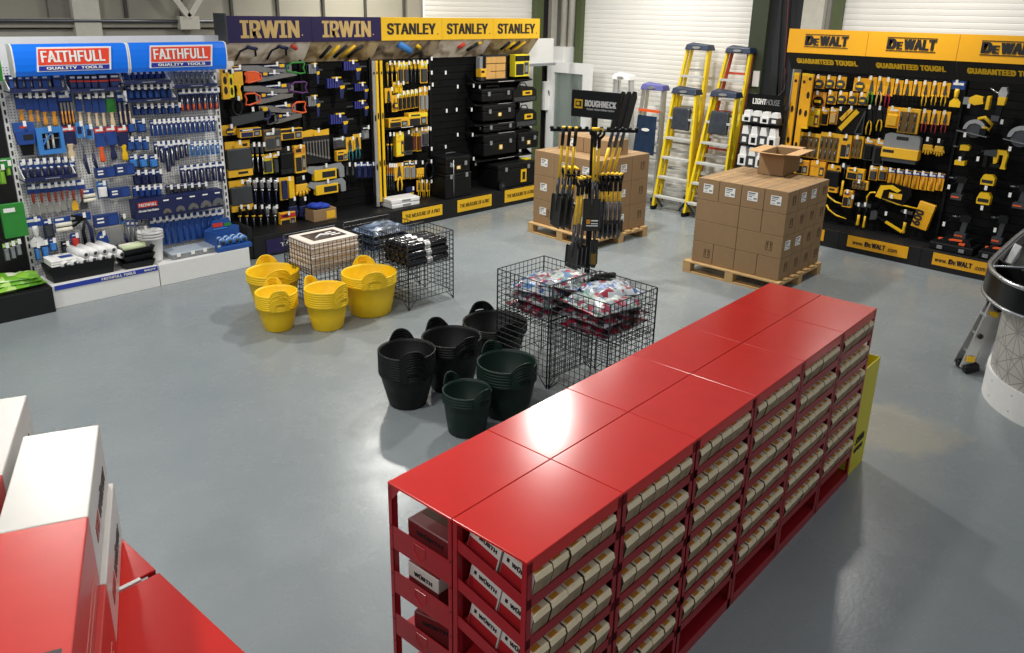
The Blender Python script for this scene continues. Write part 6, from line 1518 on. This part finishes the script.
for (p, q, dr) in (((-w/2, -d/2), (w/2, -d/2), (0, -1, .05)), ((-w/2, d/2), (w/2, d/2), (0, 1, .03)), ((-w/2, -d/2), (-w/2, d/2), (-1, 0, .12)), ((w/2, -d/2), (w/2, d/2), (1, 0, .02))):
    L_ = .15; dv = Vector(dr) * L_; a, b = Vector((p[0], p[1], h)), Vector((q[0], q[1], h)); up = Vector((0, 0, .005))
    MB().hexa([a, b, b+dv, a+dv], [a+up, b+up, b+dv+up, a+dv+up], krafti).build('flap', ob)
# pallet behind the shovel stand
M2 = Matrix.Translation((7.86, 6.3, 0)) @ Matrix.Rotation(R(-2), 4, 'Z'); G2 = 'cartons on the pallet behind the shovel stand'
pallet(7.79, 6.25, 1.12, 1.2, 'wooden pallet behind the shovel stand', R(-2))
H2 = .33
for L_ in range(3):
    nm = ('bottom', 'middle', 'upper')[L_]
    for j in range(3): kbox(M2, 0, .35, .373*j, .373*(j+1), .14+L_*H2, .14+(L_+1)*H2, '%s carton, %s from the right on the shovel side of the far stack' % (nm, ORD[j]), G2, 'l' if L_ != 1 or j != 1 else '', 'l' if (L_ == 0 and j == 2) else '')
    for i in (1, 2): kbox(M2, .35*i, .35*(i+1), 0, .373, .14+L_*H2, .14+(L_+1)*H2, '%s carton, %s along the ladder side of the far stack' % (nm, ORD[i]), G2, 'f' if i == 1 else '', 'f' if i == 2 else '')
for j in (1, 2): kbox(M2, .35, .7, .373*j, .373*(j+1), .14+2*H2, .14+3*H2, 'upper carton inside the far stack, %s row back' % ORD[j], G2)
for j in range(2): kbox(M2, .36, .74, .12 + .46*j, .57 + .46*j, .14+3*H2, .14+3*H2+.2, ['right', 'left'][j] + ' carton lying on top of the far stack', G2, 'l', 'f')
# ---------------------------------------------------------------- step ladders by the shutter
def stepladder(foot, cap, wf, wc, nst, label, rail, capm, rear=None, sheet=False, grp='closed step ladders', firststep=.12):
    """closed step ladder leaning back: front frame from the feet to the cap, rear frame folded behind it. x across, +y towards the wall"""
    o = thing('step_ladder', label, 'ladder', foot, -pi/2, grp)
    dv = Vector((-(cap.y - foot.y), cap.x - foot.x, cap.z)); 
    for s in (-1, 1):
        MB().bar((s*wf/2, 0, .02), (s*wc/2 + dv.x, dv.y, dv.z-.02), .06, .035, rail, (1, 0, 0)).build('front_rail', o)
        MB().bar((s*(wf/2-.03), .1, .06), (s*(wc/2-.02) + dv.x, dv.y+.08, dv.z-.04), .05, .03, rear or rail, (1, 0, 0)).build('rear_rail', o)
        MB().box((s*wf/2-.03, -.04, 0), (s*wf/2+.03, .05, .06), black).build('foot', o)
    for i in range(nst):
        t = firststep + (.93-firststep)*i/nst; c = dv*t; w = wf + (wc-wf)*t
        MB().box((c.x-w/2+.01, c.y-.05, c.z-.012), (c.x+w/2-.01, c.y+.06, c.z+.018), mat('grey_tread', 'C8C9C5', .5)).build('step', o)
        if i % 2 == 0: MB().bar((c.x-w/2+.03, c.y+.1, c.z+.1), (c.x+w/2-.03, c.y+.1, c.z+.1), .02, .03, rear or alu).build('rear_brace', o)
    if rail != alu:
        for s in (-1, 1): MB().bar((s*wf*.46, .0, .22), (s*wf*.25, .03, .05), .03, .02, ladcap).build('corner_brace', o)
    cm = MB().hexa([(dv.x-wc/2-.03, dv.y-.07, dv.z-.06), (dv.x+wc/2+.03, dv.y-.07, dv.z-.06), (dv.x+wc/2+.03, dv.y+.14, dv.z-.06), (dv.x-wc/2-.03, dv.y+.14, dv.z-.06)], [(dv.x-wc/2-.01, dv.y-.05, dv.z+.02), (dv.x+wc/2+.01, dv.y-.05, dv.z+.02), (dv.x+wc/2+.01, dv.y+.12, dv.z+.02), (dv.x-wc/2-.01, dv.y+.12, dv.z+.05)], capm)
    ct = cm.build('top_cap', o, bevel=.01)
    MB().disc((dv.x, dv.z-.022), .03, dv.y-.078, dv.y-.06, alu, 20).xf(Matrix.Translation((dv.x, 0, dv.z-.022)) @ Matrix.Diagonal((2.2, 1, .62, 1)) @ Matrix.Translation((-dv.x, 0, -(dv.z-.022)))).build('badge', ct)
    if firststep < .12:
        a, b = dv*.68, dv*.86; wa, wb = wf + (wc-wf)*.68 - .14, wf + (wc-wf)*.86 - .12
        MB().hexa([(a.x-wa/2, a.y-.05, a.z), (a.x+wa/2, a.y-.05, a.z), (a.x+wa/2, a.y+.02, a.z), (a.x-wa/2, a.y+.02, a.z)], [(b.x-wb/2, b.y-.06, b.z), (b.x+wb/2, b.y-.06, b.z), (b.x+wb/2, b.y+.02, b.z), (b.x-wb/2, b.y+.02, b.z)], mat('smoky_film', '3A4048', .22, var=.25, scale=16, bump=.3, bscale=18)).build('wrapped_leaflet', o, bevel=.02)
    if sheet:
        a, b = dv*.44, dv*.76; wa, wb = wf + (wc-wf)*.46 - .04, wf + (wc-wf)*.78 - .04
        MB().hexa([(a.x-wa/2, a.y-.09, a.z), (a.x+wa/2, a.y-.09, a.z), (a.x+wa/2, a.y-.085, a.z), (a.x-wa/2, a.y-.085, a.z)], [(b.x-wb/2, b.y-.09, b.z), (b.x+wb/2, b.y-.09, b.z), (b.x+wb/2, b.y-.085, b.z), (b.x-wb/2, b.y-.085, b.z)], mat('ladder_wrap', '27374E', .25, var=.2, scale=10)).build('wrapping', o)
        c = dv*.6; MB().disc((c.x, c.z+.08), .03, c.y-.1, c.y-.088, paper, 16).xf(Matrix.Translation((c.x, 0, c.z+.08)) @ Matrix.Diagonal((2.4, 1, .8, 1)) @ Matrix.Translation((-c.x, 0, -(c.z+.08)))).build('printed_badge', o)
        c = dv*.8; wb = wf + (wc-wf)*.8; MB().box((c.x-wb/2, c.y-.07, c.z-.02), (c.x+wb/2, c.y-.05, c.z+.02), orange).build('orange_label', o)
    return o
def capat(px, py, x): return onX(px, py, x)
stepladder(Vector((10.29, 6.8, 0)), capat(686, 90, 10.6), .6, .38, 5, 'short yellow step ladder with navy cap, in front of the tall yellow one', ladyel, ladcap, firststep=.115)
stepladder(Vector((10.24, 6.2, 0)), capat(725.5, 93, 10.6), .6, .38, 5, 'short yellow step ladder with navy cap, half behind the pallet boxes', ladyel, ladcap, firststep=.115)
stepladder(Vector((10.75, 7.1, 0)), capat(699, 46, 11.0), .66, .36, 7, 'tall yellow step ladder with navy cap, all yellow rails', ladyel, ladcap)
stepladder(Vector((10.75, 6.46, 0)), capat(740, 49, 11.0), .66, .36, 7, 'tall yellow step ladder with navy cap and red rear rails', ladyel, ladcap, rear=ladred)
stepladder(Vector((10.4, 7.42, 0)), capat(654, 86, 10.55), .5, .36, 6, 'grey step ladder wrapped in plastic with a violet cap', alu, mat('ladder_violet_cap', '5B5C9E', .45), sheet=True)
stepladder(Vector((10.6, 8.0, 0)), capat(623, 76, 10.75), .46, .3, 6, 'slim aluminium step ladder behind the far carton stack', alu, whitep)
# ---------------------------------------------------------------- round counter at the right edge
def smooth(pts, n=3):
    for _ in range(n):
        o = []
        for i in range(len(pts)):
            a, b = pts[i], pts[(i+1) % len(pts)]; o += [(a[0]*.75 + b[0]*.25, a[1]*.75 + b[1]*.25), (a[0]*.25 + b[0]*.75, a[1]*.25 + b[1]*.75)]
        pts = o
    return pts
rim = smooth([(8.9,1.76),(8.4,1.75),(7.9,1.72),(7.31,1.675),(7.07,1.65),(6.87,1.57),(6.74,1.48),(6.64,1.4),(6.57,1.3),(6.53,1.18),(6.5,1.0),(6.5,.6),(6.6,.3),(6.9,.08),(7.4,-.02),(8.9,-.02),(9.2,.2),(9.3,.6),(9.3,1.3),(9.15,1.66)], 2)
foot = smooth([(8.8,1.58),(8.2,1.575),(7.6,1.555),(7.2,1.52),(7.0,1.475),(6.81,1.37),(6.68,1.24),(6.6,1.12),(6.55,.95),(6.55,.6),(6.65,.35),(6.95,.16),(7.4,.08),(8.8,.08),(9.05,.25),(9.15,.6),(9.15,1.2),(9.02,1.5)], 2)
cen = (7.5, .75)
def inset(k, rim=None):
    """the outline drawn in by k metres"""
    rim = rim or globals()["rim"]
    o = []; n = len(rim)
    for i in range(n):
        a, b = Vector(rim[i-1]), Vector(rim[(i+1) % n]); t = (b-a).normalized(); nn = Vector((-t.y, t.x)); o.append((rim[i][0] + nn.x*k, rim[i][1] + nn.y*k))
    if abs((o[0][1]) - cen[1]) > abs(rim[0][1] - cen[1]):
        o = [(2*rim[i][0]-o[i][0], 2*rim[i][1]-o[i][1]) for i in range(n)]
    return o
ct = thing('counter', 'round ended counter with black top band and star patterned panel', 'counter', (0, 0, 0))
def ring(o, i, z0, z1, m, name, bevel=0):
    n = len(o); mb = MB(); V = [(p[0], p[1], z) for z in (z0, z1) for p in o] + [(p[0], p[1], z) for z in (z0, z1) for p in i]
    F = []
    for k in range(n):
        l = (k+1) % n; F += [(k, l, n+l, n+k), (2*n+k, 2*n+l, 3*n+l, 3*n+k), (k, l, 2*n+l, 2*n+k), (n+k, n+l, 3*n+l, 3*n+k)]
    mb.add(V, F, m); return mb.build(name, ct)
n_ = len(rim); lo = inset(.0); li = inset(.06); up_ = inset(.03)
MB().add([(p[0], p[1], 1.05) for p in rim] + [(p[0], p[1], .85) for p in lo] + [(p[0], p[1], .85) for p in li] + [(p[0], p[1], 1.05) for p in up_], [(a*n_ + k, a*n_ + (k+1) % n_, ((a+1) % 4)*n_ + (k+1) % n_, ((a+1) % 4)*n_ + k) for a in range(4) for k in range(n_)], blackg).build('top_band', ct)
ring(inset(.031), inset(.045), .9, 1.045, mat('tray_liner_grey', '6E6E6A', .4), 'inner_liner')
MB().tube([(x, y, 1.05) for x, y in inset(.012)], .017, steel, 6, True).build('steel_rim', ct)
MB().tube([(x, y, .85) for x, y in lo], .014, steel, 6, True).build('lower_rim', ct)
MB().prism(inset(.05), .9, .915, mat('dark_counter_top', '3E3F3D', .35), 'z').build('sunken_top', ct)
def star_material():
    m = mat('star_pattern', 'B9B7B2', .45); nt = m.node_tree; N = nt.nodes; L = nt.links; b = N['Principled BSDF']
    uv = N.new('ShaderNodeUVMap'); sep = N.new('ShaderNodeSeparateXYZ'); L.new(uv.outputs['UV'], sep.inputs[0])
    def M_(op, a, b_=None):
        x = N.new('ShaderNodeMath'); x.operation = op
        for k, v in enumerate((a, b_)):
            if v is None: continue
            if isinstance(v, (int, float)): x.inputs[k].default_value = v
            else: L.new(v, x.inputs[k])
        return x.outputs[0]
    u, v = sep.outputs[0], sep.outputs[1]
    def lines(ang, period, off=0.0, wid=.035):
        t = M_('ADD', M_('MULTIPLY', u, cos(R(ang))/period), M_('MULTIPLY', v, sin(R(ang))/period))
        t = M_('ADD', t, off); f = M_('FRACT', t); d = M_('ABSOLUTE', M_('SUBTRACT', f, .5)); return M_('GREATER_THAN', d, .5 - wid)
    tot = None
    for a in (0, 60, 120): x = lines(a, .19, 0, .022); tot = x if tot is None else M_('MAXIMUM', tot, x)
    for a in (30, 90, 150): tot = M_('MAXIMUM', tot, lines(a, .19*.577*1.5, 0, .028))
    mx = N.new('ShaderNodeMix'); mx.data_type = 'RGBA'; L.new(tot, mx.inputs[0]); mx.inputs[6].default_value = lin('B7B4AE'); mx.inputs[7].default_value = lin('8F8C87'); L.new(mx.outputs[2], b.inputs['Base Color']); return m
def skin(o, z0, z1, m, name):
    n = len(o); me = bpy.data.meshes.new(name); V = [(p[0], p[1], z0) for p in o] + [(p[0], p[1], z1) for p in o]
    me.from_pydata(V, [], [(k, (k+1) % n, n+(k+1) % n, n+k) for k in range(n)]); me.materials.append(m); ul = me.uv_layers.new(name='UVMap')
    acc = [0]
    for k in range(n): acc.append(acc[-1] + (Vector(o[(k+1) % n]) - Vector(o[k])).length)
    for k, p in enumerate(me.polygons):
        for li, (a, z) in zip(p.loop_indices, ((acc[k], z0), (acc[k+1], z0), (acc[k+1], z1), (acc[k], z1))): ul.data[li].uv = (a, z)
    return obj(name, me, ct)
skin(inset(.02, foot), .0, .87, star_material(), 'patterned_panel')
ring(foot, inset(.035, foot), 0, .24, whitep, 'white_plinth')
m = MB(); n_ = inset(-.002, foot)
for k in range(0, len(n_), 6):
    for z in (.06, .19): m.lathe([(.006, -.006), (.007, .0), (.003, .006)], steel, 6, (n_[k][0], n_[k][1], z))
m.build('plinth_screws', ct)
MB().tube([(7.05, 1.62, 1.04), (7.2, 1.42, 1.04), (7.6, .7, 1.04)], .01, steel, 6).build('divider_rail', ct)
q0 = onZ(1000.5, 269, .93); q1 = onZ(1009, 247, 1.0)
wbx = thing('paper_bag', 'crumpled white paper lying in the sunken counter top', 'bag', (q0.x, q0.y, .916), math.atan2(q1.y-q0.y, q1.x-q0.x)); L_ = min(.62, (Vector((q1.x, q1.y))-Vector((q0.x, q0.y))).length)
cw_ = mat('crumpled_white', 'D2D2CE', .5, bump=.5, bscale=14)
MB().hexa([(-.02, -.05, 0), (L_, -.09, 0), (L_, .0, 0), (-.02, .02, 0)], [(.03, -.06, .05), (L_*.9, -.1, .12), (L_*.92, -.04, .14), (.02, -.01, .06)], cw_).build('sheet', wbx, bevel=.008)
MB().hexa([(-.05, -.13, 0), (.08, -.13, 0), (.08, -.05, 0), (-.05, -.05, 0)], [(-.05, -.13, .012), (.08, -.13, .02), (.08, -.05, .024), (-.05, -.05, .012)], cw_).build('flap', wbx)
q2 = onZ(1021, 276, .95)
tr = thing('counter_unit', 'black angular unit set into the counter beside the white box', 'counter unit', (q2.x + .05, q2.y - .02, .916), R(50))
MB().hexa([(-.2, -.13, 0), (.2, -.13, 0), (.2, .13, 0), (-.2, .13, 0)], [(-.18, -.1, .04), (.18, -.1, .04), (.18, .13, .12), (-.18, .13, .12)], black).build('housing', tr, bevel=.01)
MB().box((-.08, -.14, .05), (.08, -.02, .075), dgrey).build('keypad', tr)
# folded platform steps leaning on the counter
fs = thing('folded_steps', 'folded silver aluminium steps with black joints leaning beside the counter', 'ladder', (7.345, 1.69, 0), R(-48))
def fbar(a, b, nm, w=.09, t=.025, mm=alu): return MB().bar(a, b, w, t, mm, (0, 1, 0)).build(nm, fs)
fbar((-.02, 0, .03), (.15, .06, .61), 'front_rail'); fbar((-.02, .13, .03), (.15, .12, .61), 'front_rail')
fbar((.1, .02, .04), (.2, .05, .57), 'rear_rail'); fbar((.1, .12, .04), (.2, .11, .57), 'rear_rail')
for z, x in ((.03, .03), (.6, .18)):
    for y in (.0, .12): MB().bar((x-.07, y-.02, z), (x+.05, y-.015, z+.03), .07, .07, black, (0, 1, 0)).build('joint', fs, bevel=.01)
for k in range(3): MB().box((-.0 + .035*k, .01, .16 + .17*k), (.05 + .035*k, .12, .18 + .17*k), alu).build('tread', fs)
for a in ((.0, -.016, .1), (.135, .03, .5)): MB().box((a[0]-.03, a[1]-.006, a[2]), (a[0]+.04, a[1]+.004, a[2]+.05), yel2).build('yellow_label', fs)
MB().disc((.055, .33), .022, -.0, .02, inkk, 16).xf(Matrix.Translation((.0, -.005, 0))).build('badge', fs)

# ---------------------------------------------------------------- camera
cd_ = bpy.data.cameras.new('camera'); cam = bpy.data.objects.new('camera', cd_); COL.objects.link(cam)
cd_.sensor_width = 36; cd_.sensor_fit = 'HORIZONTAL'; cd_.lens = FPX/1024*36
cd_.shift_x = 0; cd_.shift_y = -(326.5 - CY)/1024; cd_.clip_start = .05; cd_.clip_end = 100
Mx = Matrix((CR, CU, -CF)).transposed().to_4x4(); Mx.translation = CO; cam.matrix_world = Mx
sc.camera = cam
# ---------------------------------------------------------------- high bay lamps under the roof, and the dim hall around
def bay(x, y, z, power, size=.34, col=(1, .97, .91), n='high_bay'):
    l = bpy.data.lights.new(n, 'AREA'); l.shape = 'DISK'; l.size = size; l.energy = power; l.color = col; l.spread = R(165)
    o = bpy.data.objects.new(n, l); COL.objects.link(o); o.location = (x, y, z); return o
for x, y, p in ((6.9, 6.1, 112), (6.9, 9.6, 85), (1.7, 7.4, 52), (1.7, 3.4, 40), (9.6, 3.6, 55), (9.9, 7.6, 45), (-2.0, 5.0, 70), (-1.5, 1.0, 50)): bay(x, y, 4.4, p)
w = bpy.data.worlds.new('hall'); sc.world = w; w.use_nodes = True
bg = w.node_tree.nodes['Background']; bg.inputs['Color'].default_value = (.9, .93, 1.0, 1); bg.inputs['Strength'].default_value = .25
sc.view_settings.view_transform = 'Standard'; sc.view_settings.look = 'None'; sc.view_settings.gamma = 1; sc.view_settings.exposure = 0.42; sc.view_settings.use_curve_mapping = False
